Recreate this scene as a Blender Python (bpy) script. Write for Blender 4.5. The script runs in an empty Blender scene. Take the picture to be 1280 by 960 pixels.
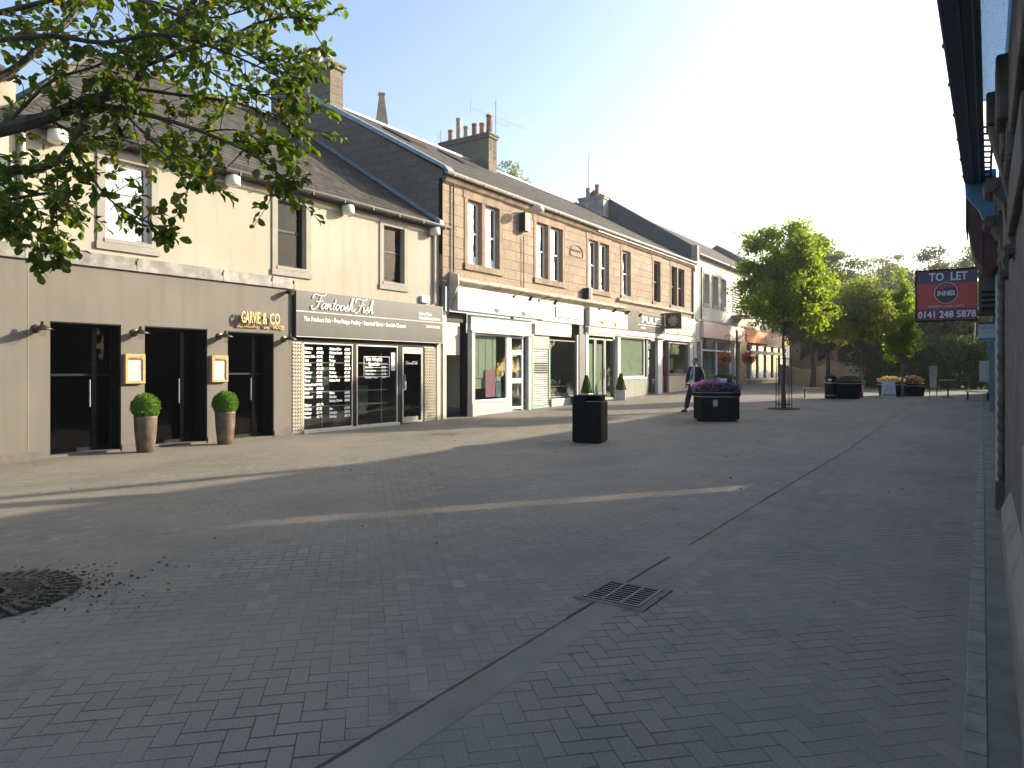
import bpy, math, random
from math import sin, cos, pi, radians
from mathutils import Vector, Matrix
R = random.Random(7)
SC = bpy.context.scene
COL = SC.collection
# ------------------------------------------------ street frame: X to the right, Y along the street, Z up; eye at (0,0,1.55)
FOC, HZ, EYE = 887.0, 461.0, 1.55
TH = math.atan(588/887); SN, CS = sin(TH), cos(TH)
SUN_AZ, SUN_EL = radians(33), math.atan(.364)
XF, XU = -13.5, -13.65          # shopfront plane, upper beige wall plane
def onx(px, X=XF, py=HZ):       # where a sight line meets a facade plane X=const -> (Y, height)
    u = (px-640)/FOC; z = X/(-SN+CS*u); return z*(CS+SN*u), EYE+z*(HZ-py)/FOC
def FY(px, X=XF): return onx(px, X)[0]
def FH(px, py, X=XF): return onx(px, X, py)[1]
def gz(Y): return min(max((Y-15)*.0165, 0), .46)
def at(px, z, py=HZ):           # point at depth z
    u = (px-640)/FOC; return Vector((z*(CS*u-SN), z*(CS+SN*u), EYE+z*(HZ-py)/FOC))
# ------------------------------------------------ objects
def tag(o, label=None, cat=None, group=None, kind=None):
    if label: o['label'] = label
    if cat: o['category'] = cat
    if group: o['group'] = group
    if kind: o['kind'] = kind
    return o
def thing(name, label, cat, loc=(0,0,0), rz=0, group=None):
    o = bpy.data.objects.new(name, None); COL.objects.link(o); o.empty_display_size = .2
    o.location = loc; o.rotation_euler = (0,0,rz)
    return tag(o, label, cat, group)
def world_of(o):
    m = Matrix.Translation(o.location) @ o.rotation_euler.to_matrix().to_4x4()
    return world_of(o.parent) @ m if o.parent else m
def dup(root, label, loc, rz=0, group=None):
    r = root.copy(); COL.objects.link(r); r.location = loc; r.rotation_euler = (0,0,rz)
    tag(r, label, None, group)
    for ch in list(root.children):
        c = ch.copy(); COL.objects.link(c); c.parent = r
        for g in ch.children:
            d = g.copy(); COL.objects.link(d); d.parent = c
    return r
SPLIT={'window_margin','mullion','plinth','pilaster','dark_panel','table','bracket','post','rooflight','skew','cable','downpipe','panel_joint','door_notice','blind','window_display','notice','console_bracket','dark_frame','render_joint','silver_band','band','rim','step','stand_off_pin','canopy','window','counter','tiled_pier','cornice','timber_surround','edge_strip','frame','hoop','foot','chain','green_surround','added_shadow_bar','elements','glass_shelf','trim','margin','tall_lilac_flowers_x'}-{'window','frame','margin','chain','timber_surround','green_surround'}
class MB:
    def __init__(s): s.v=[]; s.f=[]; s.m=[]; s.cm=0
    def add(s, vs, fs):
        n=len(s.v); s.v += [tuple(v) for v in vs]
        for f in fs: s.f.append(tuple(i+n for i in f)); s.m.append(s.cm)
        return s
    def box(s, x0,x1,y0,y1,z0,z1):
        if x0>x1: x0,x1=x1,x0
        if y0>y1: y0,y1=y1,y0
        if z0>z1: z0,z1=z1,z0
        return s.add([(x0,y0,z0),(x1,y0,z0),(x1,y1,z0),(x0,y1,z0),(x0,y0,z1),(x1,y0,z1),(x1,y1,z1),(x0,y1,z1)],
            [(0,3,2,1),(4,5,6,7),(0,1,5,4),(1,2,6,5),(2,3,7,6),(3,0,4,7)])
    def quad(s,a,b,c,d): return s.add([a,b,c,d],[(0,1,2,3)])
    def poly(s, pts): return s.add(pts,[tuple(range(len(pts)))])
    def prism(s, pts, off):      # closed prism: polygon pts swept by vector off
        n=len(pts); q=[tuple(Vector(p)+Vector(off)) for p in pts]
        return s.add(list(pts)+q, [tuple(range(n))[::-1], tuple(range(n,2*n))]+[(i,(i+1)%n,(i+1)%n+n,i+n) for i in range(n)])
    def tube(s, pts, rad, n=6, cap=True):
        pts=[Vector(p) for p in pts]
        if not isinstance(rad,(list,tuple)): rad=[rad]*len(pts)
        vs=[]; fs=[]; prev=None
        for i,p in enumerate(pts):
            t=(pts[min(i+1,len(pts)-1)]-pts[max(i-1,0)])
            if t.length<1e-9: t=Vector((0,0,1))
            t.normalize()
            a = prev if prev is not None else (Vector((0,0,1)) if abs(t.z)<.9 else Vector((1,0,0)))
            b=t.cross(a); 
            if b.length<1e-6: b=t.cross(Vector((1,.3,0)))
            b.normalize(); a=b.cross(t).normalized(); prev=a
            for k in range(n):
                an=2*pi*k/n; vs.append(p+(a*cos(an)+b*sin(an))*rad[i])
        for i in range(len(pts)-1):
            for k in range(n):
                k2=(k+1)%n; fs.append((i*n+k,i*n+k2,(i+1)*n+k2,(i+1)*n+k))
        if cap: fs.append(tuple(range(n))); fs.append(tuple(range((len(pts)-1)*n,len(pts)*n))[::-1])
        return s.add(vs,fs)
    def lathe(s, prof, c=(0,0,0), n=20, cap=True):   # prof: (r,z)
        vs=[];fs=[]
        for r,z in prof:
            for k in range(n): vs.append((c[0]+r*cos(2*pi*k/n), c[1]+r*sin(2*pi*k/n), c[2]+z))
        for i in range(len(prof)-1):
            for k in range(n): k2=(k+1)%n; fs.append((i*n+k,i*n+k2,(i+1)*n+k2,(i+1)*n+k))
        if cap: fs.append(tuple(range(n))[::-1]); fs.append(tuple(range((len(prof)-1)*n,len(prof)*n)))
        return s.add(vs,fs)
    def ball(s, c, r, n=12, m=8, sq=(1,1,1)):
        vs=[];fs=[]
        for i in range(m+1):
            a=pi*i/m
            for k in range(n): vs.append((c[0]+sq[0]*r*sin(a)*cos(2*pi*k/n), c[1]+sq[1]*r*sin(a)*sin(2*pi*k/n), c[2]+sq[2]*r*cos(a)))
        for i in range(m):
            for k in range(n): k2=(k+1)%n; fs.append((i*n+k,(i+1)*n+k,(i+1)*n+k2,i*n+k2))
        return s.add(vs,fs)
    def wall(s, X, y0,y1,z0,z1, holes, depth, sgn=1):     # plane X=const facing sgn, rectangular openings with reveals
        ys=sorted({y0,y1}|{h[0] for h in holes}|{h[1] for h in holes}); zs=sorted({z0,z1}|{h[2] for h in holes}|{h[3] for h in holes})
        for a,b in zip(ys,ys[1:]):
            for c,d in zip(zs,zs[1:]):
                my,mz=(a+b)/2,(c+d)/2
                if any(h[0]<my<h[1] and h[2]<mz<h[3] for h in holes): continue
                s.quad((X,a,c),(X,b,c),(X,b,d),(X,a,d)) if sgn>0 else s.quad((X,b,c),(X,a,c),(X,a,d),(X,b,d))
        q=X-sgn*depth
        for a,b,c,d in holes:
            s.quad((X,a,c),(X,a,d),(q,a,d),(q,a,c)); s.quad((X,b,d),(X,b,c),(q,b,c),(q,b,d))
            s.quad((X,a,d),(X,b,d),(q,b,d),(q,a,d)); s.quad((X,b,c),(X,a,c),(q,a,c),(q,b,c))
        return s
    def frame(s, X, y0,y1,z0,z1, w, d0, d1):  # picture frame ring in plane X, thickness from X+d0 to X+d1
        s.box(X+d0,X+d1,y0,y0+w,z0,z1); s.box(X+d0,X+d1,y1-w,y1,z0,z1)
        s.box(X+d0,X+d1,y0+w,y1-w,z0,z0+w); s.box(X+d0,X+d1,y0+w,y1-w,z1-w,z1); return s
    def pieces(s, gap=.03):      # touching pieces stay together, pieces standing apart become meshes of their own
        n=len(s.v); par=list(range(n))
        def fd(i):
            while par[i]!=i: par[i]=par[par[i]]; i=par[i]
            return i
        for f in s.f:
            for j in f[1:]: par[fd(j)]=fd(f[0])
        bb={}
        for i,v in enumerate(s.v):
            r=fd(i); b=bb.setdefault(r,[list(v),list(v)])
            for k in range(3): b[0][k]=min(b[0][k],v[k]); b[1][k]=max(b[1][k],v[k])
        ks=list(bb)
        for a in range(len(ks)):
            for b in range(a+1,len(ks)):
                A,B=bb[ks[a]],bb[ks[b]]
                if all(A[0][k]-gap<=B[1][k] and B[0][k]-gap<=A[1][k] for k in range(3)): par[fd(ks[a])]=fd(ks[b])
        out={}
        for fi,f in enumerate(s.f):
            o=out.setdefault(fd(f[0]),(MB(),{})); g=[]
            for i in f:
                if i not in o[1]: o[1][i]=len(o[0].v); o[0].v.append(s.v[i])
                g.append(o[1][i])
            o[0].f.append(tuple(g)); o[0].m.append(s.m[fi])
        return [o[0] for o in out.values()]
    def build(s, name, mats, parent=None, smooth=False, bevel=0, world=True, label=None):
        if name in SPLIT:
            P=s.pieces()
            if 1<len(P)<=60:
                os_=[p._build(name,mats,parent,smooth,bevel,world,label) for p in P]; return os_[0]
        return s._build(name,mats,parent,smooth,bevel,world,label)
    def _build(s, name, mats, parent=None, smooth=False, bevel=0, world=True, label=None):
        me=bpy.data.meshes.new(name); vs=s.v
        if parent is not None and world:
            im=world_of(parent).inverted(); vs=[tuple(im@Vector(v)) for v in vs]
        me.from_pydata(vs,[],s.f); 
        if not isinstance(mats,(list,tuple)): mats=[mats]
        for m in mats: me.materials.append(m)
        if len(mats)>1: me.polygons.foreach_set('material_index', s.m)
        if smooth: me.polygons.foreach_set('use_smooth',[True]*len(me.polygons))
        me.update()
        o=bpy.data.objects.new(name,me); COL.objects.link(o)
        if parent is not None: o.parent=parent
        if bevel:
            b=o.modifiers.new('bevel','BEVEL'); b.width=bevel; b.segments=2; b.limit_method='ANGLE'; b.angle_limit=radians(50)
        if label: o['label']=label
        return o
def struct(name, mb, m, **k): return tag(mb.build(name, m, **k), kind='structure')
# ------------------------------------------------ lettering
def text_mb(body, size, mapf, ext=.01, align='LEFT', sx=1.0, bold=0, spacing=1.0, mb=None):
    cu=bpy.data.curves.new('t','FONT'); cu.body=body; cu.size=size; cu.extrude=ext; cu.align_x=align; cu.offset=bold; cu.space_character=spacing; cu.resolution_u=2
    o=bpy.data.objects.new('t',cu); COL.objects.link(o); bpy.context.view_layer.update()
    me=bpy.data.meshes.new_from_object(o.evaluated_get(bpy.context.evaluated_depsgraph_get()))
    mb = mb or MB(); mb.add([mapf(v.co.x*sx,v.co.y,v.co.z) for v in me.vertices],[tuple(p.vertices) for p in me.polygons])
    bpy.data.objects.remove(o); bpy.data.curves.remove(cu); bpy.data.meshes.remove(me); return mb
def onwall(X,Y,Z): return lambda x,y,z: (X+z, Y+x, Z+y)         # reads left to right on a wall facing +X
def facing(X,Y,Z): return lambda x,y,z: (X+x, Y-z, Z+y)         # reads left to right on a board facing -Y
# ------------------------------------------------ materials
class NT:
    def __init__(s,name):
        s.mat=bpy.data.materials.new(name); s.mat.use_nodes=True; s.t=s.mat.node_tree; s.t.nodes.clear()
        s.out=s.t.nodes.new('ShaderNodeOutputMaterial')
        s.pos=s.n('ShaderNodeNewGeometry').outputs['Position']
    def n(s,typ,ins={},**at_):
        nd=s.t.nodes.new(typ)
        for k,v in at_.items(): setattr(nd,k,v)
        for k,v in ins.items(): s.set(nd.inputs[k],v)
        return nd
    def set(s,inp,v):
        if isinstance(v,E_): v=v.o
        if hasattr(v,'is_linked') or hasattr(v,'links'): s.t.links.new(v,inp)
        else:
            if inp.type=='RGBA' and len(v)==3: v=(*v,1)
            inp.default_value=v
    def xyz(s,src=None):
        q=s.n('ShaderNodeSeparateXYZ',{0:src or s.pos}); return [E_(s,q.outputs[i]) for i in range(3)]
    def vec(s,x,y,z=0.0): return s.n('ShaderNodeCombineXYZ',{0:x,1:y,2:z}).outputs[0]
    def noise(s,scale,src=None,detail=4,rough=.55,dist=0):
        return s.n('ShaderNodeTexNoise',{'Vector':src or s.pos,'Scale':scale,'Detail':float(detail),'Roughness':rough,'Distortion':float(dist)}).outputs['Fac']
    def ramp(s,fac,stops):
        r=s.n('ShaderNodeValToRGB',{0:fac}); e=r.color_ramp.elements
        while len(e)<len(stops): e.new(.5)
        for i,(p,c) in enumerate(stops): e[i].position=p; e[i].color=(*c,1) if len(c)==3 else c
        return r.outputs[0]
    def mix(s,f,a,b,blend='MIX'):
        nd=s.n('ShaderNodeMix',data_type='RGBA',blend_type=blend); s.set(nd.inputs[0],f); s.set(nd.inputs[6],a); s.set(nd.inputs[7],b); return nd.outputs[2]
    def sm(s,v,a,b):
        nd=s.n('ShaderNodeMapRange',{0:v,1:a,2:b},interpolation_type='SMOOTHSTEP'); return E_(s,nd.outputs[0])
    def bump(s,h,dist=.01,strength=1.0): return s.n('ShaderNodeBump',{'Height':h,'Distance':dist,'Strength':strength}).outputs[0]
    def pbr(s,col,rough=.7,bump=None,metal=0.,spec=.5,**k):
        ins={'Base Color':col,'Roughness':rough,'Metallic':metal,'Specular IOR Level':spec}; ins.update(k)
        p=s.n('ShaderNodeBsdfPrincipled',ins)
        if bump is not None: s.set(p.inputs['Normal'],bump)
        s.t.links.new(p.outputs[0],s.out.inputs[0]); return p
class E_:
    def __init__(s,nt,o): s.nt=nt; s.o=o
    def _m(s,op,*a):
        nd=s.nt.t.nodes.new('ShaderNodeMath'); nd.operation=op
        for i,x in enumerate((s,)+a): s.nt.set(nd.inputs[i],x if isinstance(x,E_) else float(x))
        return E_(s.nt,nd.outputs[0])
    def __add__(s,b): return s._m('ADD',b)
    def __sub__(s,b): return s._m('SUBTRACT',b)
    def __mul__(s,b): return s._m('MULTIPLY',b)
    def __truediv__(s,b): return s._m('DIVIDE',b)
    def floor(s): return s._m('FLOOR')
    def mod(s,b): return s._m('FLOORED_MODULO',b)
    def lt(s,b): return s._m('LESS_THAN',b)
    def gt(s,b): return s._m('GREATER_THAN',b)
    def mn(s,b): return s._m('MINIMUM',b)
    def mx(s,b): return s._m('MAXIMUM',b)
    def inv(s): return E_(s.nt,s.nt.n('ShaderNodeMath',{0:1.0,1:s},operation='SUBTRACT').outputs[0])
_mc={}
def M(name,col,rough=.7,var=.18,scale=1.5,bump=.0,bs=60,metal=0.,spec=.5,streak=0,dirt=None,dirtamt=.5):
    if name in _mc: return _mc[name]
    t=NT(name); c=col
    n1=t.noise(scale,detail=6)
    f=t.sm(n1,.3,.7)
    dk=tuple(x*(1-var) for x in col); lt=tuple(min(1,x*(1+var*.7)) for x in col)
    c=t.mix(f.o,dk,lt)
    if streak:
        x,y,z=t.xyz(); sv=t.vec(x*4.0,y*4.0,z*.35); s2=t.sm(t.noise(1.0,sv,detail=5),.45,.68)
        c=t.mix((s2*streak).o,c,tuple(v*.45 for v in col))
    if dirt:
        x,y,z=t.xyz(); d=t.sm(E_(t,t.noise(3.0,detail=6))-z*.6,.2,.6)
        c=t.mix((d*dirtamt).o,c,dirt)
    b=None
    if bump: b=t.bump(t.noise(bs,detail=5),bump)
    t.pbr(c,rough,b,metal,spec); _mc[name]=t.mat; return t.mat
def glass(name,tint=(.75,.8,.78),refl=1.0,wob=.0015,ior=1.5):
    if name in _mc: return _mc[name]
    t=NT(name); b=t.bump(t.noise(1.3,detail=2),wob*6)
    f0=((ior-1)/(ior+1))**2; fc=E_(t,t.n('ShaderNodeLayerWeight',{'Blend':.5,'Normal':b}).outputs['Facing']); fc=fc*fc*fc*fc*fc
    fr=(fc*(1-f0)+f0).o
    g=t.n('ShaderNodeBsdfGlossy',{'Roughness':.02,'Color':(refl,refl,refl,1),'Normal':b}); tr=t.n('ShaderNodeBsdfTransparent',{'Color':(*tint,1)})
    m=t.n('ShaderNodeMixShader',{0:fr,1:tr.outputs[0],2:g.outputs[0]}); t.t.links.new(m.outputs[0],t.out.inputs[0]); _mc[name]=t.mat; return t.mat
def leafmat(name,c1,c2,c3=None,trans=.45,rough=.55,tcol=None):
    if name in _mc: return _mc[name]
    t=NT(name); rnd=t.n('ShaderNodeNewGeometry').outputs['Random Per Island']
    st=[(0,c1),(.75,c2)]
    if c3: st+=[(.94,c2),(.975,c3)]
    c=t.ramp(rnd,st)
    p=t.n('ShaderNodeBsdfPrincipled',{'Base Color':c,'Roughness':rough,'Specular IOR Level':.35})
    tc=t.mix(1.0,c,tcol or (1.6,1.75,.5),'MULTIPLY')
    tl=t.n('ShaderNodeBsdfTranslucent',{'Color':tc})
    m=t.n('ShaderNodeMixShader',{0:trans,1:p.outputs[0],2:tl.outputs[0]}); t.t.links.new(m.outputs[0],t.out.inputs[0]); _mc[name]=t.mat; return t.mat
# ---- special materials
def mat_paving():
    t=NT('block_paving'); x,y,z=t.xyz()
    k=.7071/.098; p=(x+y)*k; q=(y-x)*k
    # slight wobble so joints are not ruler straight
    w=E_(t,t.noise(1.2))-.5; p=p+w*.25; q=q+(E_(t,t.noise(1.4,t.vec(y,x)))-.5)*.25
    i=p.floor(); j=q.floor(); fx=p-i; fy=q-j; d=(i-j).mod(4.0)
    hz=d.lt(1.5); is1=d.gt(.5)*hz; is2=d.gt(1.5)*d.lt(2.5)
    uh=(fx+is1); uv=(fy+is2)
    du_h=uh.mn(uh*-1.0+2.0); dv_h=fy.mn(fy.inv()); du_v=uv.mn(uv*-1.0+2.0); dv_v=fx.mn(fx.inv())
    e=hz*(du_h*2.4).mn(dv_h)+hz.inv()*du_v.mn(dv_v*2.4)
    jn=E_(t,t.noise(.9,detail=3)); wd=t.sm(jn,.45,.7)*.045+.014
    joint=t.sm((e/wd).o,.3,1.3)
    idv=t.vec(i-is1,j-is2,hz); rnd=t.n('ShaderNodeTexWhiteNoise',{'Vector':idv},noise_dimensions='3D'); rv=E_(t,rnd.outputs['Value'])
    base=t.ramp(rv.o,[(0,(.136,.123,.098)),(.3,(.160,.147,.117)),(.7,(.176,.160,.126)),(.95,(.205,.184,.143)),(1,(.25,.225,.175))])
    big=t.sm(t.noise(.35,detail=6,rough=.65),.3,.72)
    base=t.mix(big.o,base,(.235,.204,.152)); 
    base=t.mix((t.sm(t.noise(.8,t.vec(x*1.0,y*.4),detail=5),.45,.75)*.5).o,base,(.075,.072,.065))
    base=t.mix((t.sm(t.noise(2.6,t.vec(y,x),detail=6,rough=.7),.56,.68)*.45).o,base,(.07,.066,.06))
    spots=t.sm(t.n('ShaderNodeTexVoronoi',{'Vector':t.pos,'Scale':2.3}).outputs['Distance'],.025,.055)
    base=t.mix((spots.inv()*t.sm(t.noise(.7),.40,.5)*.85).o,base,(.05,.05,.05))
    fine=E_(t,t.noise(90,detail=3)); base=t.mix(.25,base,t.ramp(fine.o,[(.3,(.05,.05,.05)),(.7,(.3,.28,.25))]))
    c=t.mix(joint.o,(.05,.047,.043),base)
    h=joint*.6+rv*.25+fine*.12+E_(t,t.noise(8))*.2
    t.pbr(c,.78,t.bump(h.o,.012),spec=.35); return t.mat
def mat_stone(name,c1,c2,bw=.75,bh=.33,joint=(.16,.13,.10),dark=.5,blotch=(.12,.09,.07)):
    t=NT(name); x,y,z=t.xyz(); v=t.vec(x+y,z+(E_(t,t.noise(.5))-.5)*.02)
    br=t.n('ShaderNodeTexBrick',{'Vector':v,'Color1':c1,'Color2':c2,'Mortar':joint,'Scale':1.0,'Mortar Size':.014,'Mortar Smooth':.4,'Brick Width':bw,'Row Height':bh,'Bias':0.0})
    c=br.outputs['Color']; n=t.noise(1.1,detail=8,rough=.65)
    c=t.mix((t.sm(n,.45,.8)*dark).o,c,blotch)
    sv=t.vec(x*5.0,y*5.0,z*.4); c=t.mix((t.sm(t.noise(1.0,sv),.55,.8)*.35).o,c,blotch)
    c=t.mix(.3,c,t.ramp(t.noise(25,detail=5),[(.3,(.12,.09,.07)),(.7,(.6,.5,.4))]))
    hgt=E_(t,br.outputs['Fac']).inv()*.5+E_(t,t.noise(18,detail=6))*.5
    t.pbr(c,.88,t.bump(hgt.o,.03)); return t.mat
def mat_slate(name,c1,c2,row=.26,wd=.34):
    t=NT(name); x,y,z=t.xyz(); v=t.vec(y,z*1.0)
    br=t.n('ShaderNodeTexBrick',{'Vector':v,'Color1':c1,'Color2':c2,'Mortar':(.008,.008,.008),'Scale':1.0,'Mortar Size':.016,'Mortar Smooth':.2,'Brick Width':wd,'Row Height':row*.55,'Bias':0.0})
    wn=t.mix((t.sm(t.noise(2.2,detail=7),.4,.75)*.3).o,br.outputs['Color'],tuple(a*1.5 for a in c2))
    wn=t.mix((t.sm(t.noise(6,detail=4),.58,.7)*.4).o,wn,(.17,.16,.11))
    saw=(z/(row*.55)); saw=saw-saw.floor()
    h=saw.inv()*1.4+E_(t,br.outputs['Fac']).inv()*.5+E_(t,t.noise(12))*.3
    t.pbr(wn,.75,t.bump(h.o,.02),spec=.2); return t.mat
paving=mat_paving()
stone=mat_stone('sandstone',(.285,.22,.14),(.175,.125,.08),joint=(.085,.066,.048),dark=.85)
stone_plain=M('dressed_sandstone',(.25,.18,.12),.85,.3,2,.004,30,streak=.6)
stone_red=M('red_sandstone_mullion',(.20,.115,.08),.85,.2,3,.004)
stone_dark=mat_stone('blotchy_dark_stone',(.085,.073,.056),(.03,.027,.023),.6,.28,(.02,.018,.016),.7,(.025,.022,.02))  # darker blotched stone for the gable and chimneys
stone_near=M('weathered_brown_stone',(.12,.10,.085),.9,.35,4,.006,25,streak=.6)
slate=mat_slate('slate',(.04,.036,.032),(.088,.075,.06))
slate2=mat_slate('blue_slate',(.075,.08,.088),(.10,.105,.11))
beige=M('cream_render',(.365,.33,.262),.85,.10,.45,.002,120,streak=.18)
taupe=M('taupe_render',(.138,.126,.106),.75,.08,.8,.001,100,streak=.22,dirt=(.16,.14,.11),dirtamt=.08)
taupe_base=M('dark_plinth_paint',(.12,.105,.09),.7,.2,4)
trim=M('grey_stone_margin',(.27,.255,.225),.8,.1,3,.001)
lead=M('lead_flashing',(.19,.185,.17),.55,.35,5,.004,12,streak=.6,metal=.2)
leadb=M('blue_lead_flashing',(.22,.27,.31),.5,.2,4,metal=.3)
white=M('white_paint',(.46,.45,.425),.5,.10,1.2,streak=.3,dirt=(.45,.42,.36),dirtamt=.4)
white_up=M('white_window_paint',(.8,.8,.79),.45,.05,2)
cream=M('cream_paint',(.5,.47,.38),.55,.06,2,streak=.12)
dkgrey=M('charcoal_fascia_paint',(.037,.039,.034),.42,.14,1.3,streak=.25)
black=M('black_paint',(.007,.007,.007),.5,.2,3,spec=.25)
satin=M('black_litter_bin_plastic',(.006,.006,.006),.65,.3,5,.001,80,spec=.2)
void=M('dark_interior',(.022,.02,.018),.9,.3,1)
wood=M('golden_oak',(.46,.29,.12),.5,.2,14)
paper=M('white_paper',(.75,.74,.70),.8,.08,8)
pvc=M('grey_white_plastic',(.62,.60,.56),.45,.05,4)
gutter=M('black_gutter_iron',(.03,.028,.027),.5,.4,5)
pipe=M('painted_downpipe',(.5,.45,.36),.5,.1,5)
brass=M('brushed_brass_letters',(.55,.40,.20),.35,.1,20,metal=.8)
bronze=M('dark_bronze_lamp',(.07,.05,.035),.35,.2,20,metal=.7)
iron=M('black_cast_iron',(.02,.02,.02),.55,.3,15,.002,50,metal=.3)
terra=M('clay_chimney_pot',(.36,.22,.14),.85,.25,6,.003)
terra_pale=M('buff_chimney_pot',(.42,.36,.28),.85,.25,6,.003)
terra_red=M('red_chimney_pot',(.30,.11,.07),.85,.25,6,.003)
bark=M('tree_bark',(.075,.06,.045),.95,.4,9,.012,30)
bark_light=M('pale_tree_bark',(.14,.115,.085),.95,.3,9,.01,30)
alu=M('galvanised_steel',(.35,.36,.36),.4,.15,6,metal=.6)
G_up=glass('window_pane',(.80,.83,.84),1,.004,3.0)
G_shop=glass('shop_window_glass',(.72,.76,.72),1,.002,1.55)
G_dark=glass('dark_door_glass',(.30,.30,.29),.8,.002,1.4)
# ================================================ setting: ground
def grid_sheet(name, x0,x1,y0,y1,dz,mat,ystep=2.0,xs=None):
    mb=MB(); ys=[]; y=y0
    while y<y1-1e-6: ys.append(y); y+=ystep
    ys.append(y1); ys=sorted(set(ys)|({15.0,42.88} if y0<15 and y1>43 else set()))
    xs=xs or [(x0,dz),(x1,dz)]
    vs=[(X,Y,gz(Y)+d) for Y in ys for X,d in xs]; n=len(xs)
    mb.add(vs,[(i*n+k,i*n+k+1,(i+1)*n+k+1,(i+1)*n+k) for i in range(len(ys)-1) for k in range(n-1)])
    return struct(name, mb, mat, smooth=len(xs)>2)
far_ground=M('dry_grass_and_asphalt',(.07,.075,.05),.95,.4,.3)
mb=MB(); 
ys=[-300,-20,15,42.88,60,500]; vs=[(X,Y,gz(Y)-.012) for Y in ys for X in (-400,400)]
mb.add(vs,[(2*i,2*i+1,2*i+3,2*i+2) for i in range(5)]); struct('ground',mb,far_ground)
grid_sheet('pavement',-14.0,.4,-8,62,0,paving)
chan=M('smooth_channel_concrete',(.205,.182,.142),.9,.2,1.1,.003,60)
chj=M('channel_joint_dirt',(.035,.032,.03),.9,.3,4)
grid_sheet('drainage_channel',0,0,-2,46,0,chan,xs=[(-2.13,.004),(-2.08,.0035),(-1.98,.0035),(-1.93,.0012)])
def chan_joint():
    mb=MB(); y=-2
    while y<30:
        L=R.uniform(.9,2.2); w=R.uniform(.004,.011); o=R.uniform(-.004,.004)
        mb.quad((-2.145+o-w,y,gz(y)+.006),(-2.145+o+w,y,gz(y)+.006),(-2.145+o+w*.6,y+L,gz(y+L)+.006),(-2.145+o-w*.8,y+L,gz(y+L)+.006)); y+=L+R.choice([0,0,.12,.5])
    return mb
struct('channel_joint',chan_joint(),chj)
kerb=M('pale_kerb_block',(.24,.225,.20),.8,.25,5,.004,40,dirt=(.1,.09,.08),dirtamt=.3)
def kerb_row():
    mb=MB(); y=.6
    while y<38:
        L=.2; mb.box(-.068+R.uniform(-.003,.003),.018,y+.006,y+L-.006,gz(y)-.03,gz(y)+.006+R.uniform(0,.005)); y+=L
    return mb
struct('kerb',kerb_row(),kerb,bevel=.004)
strip=M('asphalt_margin',(.125,.118,.10),.75,.3,3,.006,30)
grid_sheet('pavement_margin',.02,.42,-2,40,.0035,strip)
# ================================================ buildings on the left
def sash(b, X, y0,y1,z0,z1, rec=.13, fm=None, gm=None, curtain=None, sill=True, sillm=None, w=.055, rail=.5, surround=None, sm_=None, bars=False, room=True):
    "one window: frame mesh > pane, sill, curtain, interior"
    fm=fm or white_up; x=X-rec; m=MB(); m.frame(x,y0,y1,z0,z1,w,-.05,0)
    zm=z0+(z1-z0)*rail
    if rail: m.box(x-.04,x+.012,y0+w,y1-w,zm-.025,zm+.025)
    if bars: m.box(x-.03,x+.004,(y0+y1)/2-.012,(y0+y1)/2+.012,z0+w,zm-.025)
    f=m.build('window',fm,b)
    MB().box(x-.03,x-.024,y0+w*.6,y1-w*.6,z0+w*.6,z1-w*.6).build('pane',gm or G_up,f)
    if sill: MB().box(x-.02,X+.045,y0-.03,y1+.03,z0-.085,z0-.003).build('sill',sillm or white_up,f,bevel=.006)
    if surround:
        s=MB(); a=surround; s.box(X,X+.03,y0-a,y0-.002,z0-.087,z1+a); s.box(X,X+.03,y1+.002,y1+a,z0-.087,z1+a); s.box(X,X+.031,y0-.002,y1+.002,z1+.002,z1+a)
        s.box(X,X+.05,y0-a-.02,y1+a+.02,z0-.22,z0-.088)
        s.build('margin',sm_ or trim,f)
    if curtain:
        c=MB(); c.cm=0
        for (a,bb,cc,dd,dx) in curtain: c.box(x-dx-.02,x-dx,y0+(y1-y0)*a,y0+(y1-y0)*bb,z0+(z1-z0)*cc,z0+(z1-z0)*dd)
        c.build('blind',M('blind_and_reflection_white',(.80,.80,.78),.8,.04,3),f)
    if room:
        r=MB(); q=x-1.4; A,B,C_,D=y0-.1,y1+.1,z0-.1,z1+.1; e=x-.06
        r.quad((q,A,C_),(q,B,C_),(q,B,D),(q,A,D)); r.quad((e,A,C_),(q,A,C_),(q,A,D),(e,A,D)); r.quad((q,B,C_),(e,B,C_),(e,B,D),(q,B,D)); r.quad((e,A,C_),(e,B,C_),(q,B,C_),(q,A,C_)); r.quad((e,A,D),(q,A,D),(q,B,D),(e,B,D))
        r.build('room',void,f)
    return f
def room_box(par,X,y0,y1,z0,z1,dep,mat,name='interior'):
    q=X-dep; r=MB(); r.quad((q,y0,z0),(q,y1,z0),(q,y1,z1),(q,y0,z1)); r.quad((X,y0,z0),(q,y0,z0),(q,y0,z1),(X,y0,z1)); r.quad((q,y1,z0),(X,y1,z0),(X,y1,z1),(q,y1,z1)); r.quad((X,y0,z0),(X,y1,z0),(q,y1,z0),(q,y0,z0)); r.quad((X,y0,z1),(q,y0,z1),(q,y1,z1),(X,y1,z1))
    return r.build(name,mat,par)
def pot(mb,x,y,z,h,r=.14):
    mb.lathe([(r*1.15,0),(r*1.1,.05),(r*.95,.08),(r*.85,h-.1),(r*1.0,h-.09),(r*1.02,h),(r*.75,h),(r*.7,h-.15)],(x,y,z),12,cap=False)
def gut(par,x,y0,y1,z,r=.065,mat=None,brk=1.0):
    m=MB(); m.tube([(x,y0,z),(x,y1,z)],r,8); g=m.build('gutter',mat or gutter,par)
    k=MB(); y=y0+.3
    while y<y1: k.box(x-.1,x+r+.004,y-.012,y+.012,z-r-.012,z+.01); y+=brk
    k.build('bracket',mat or gutter,g); return g
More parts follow.
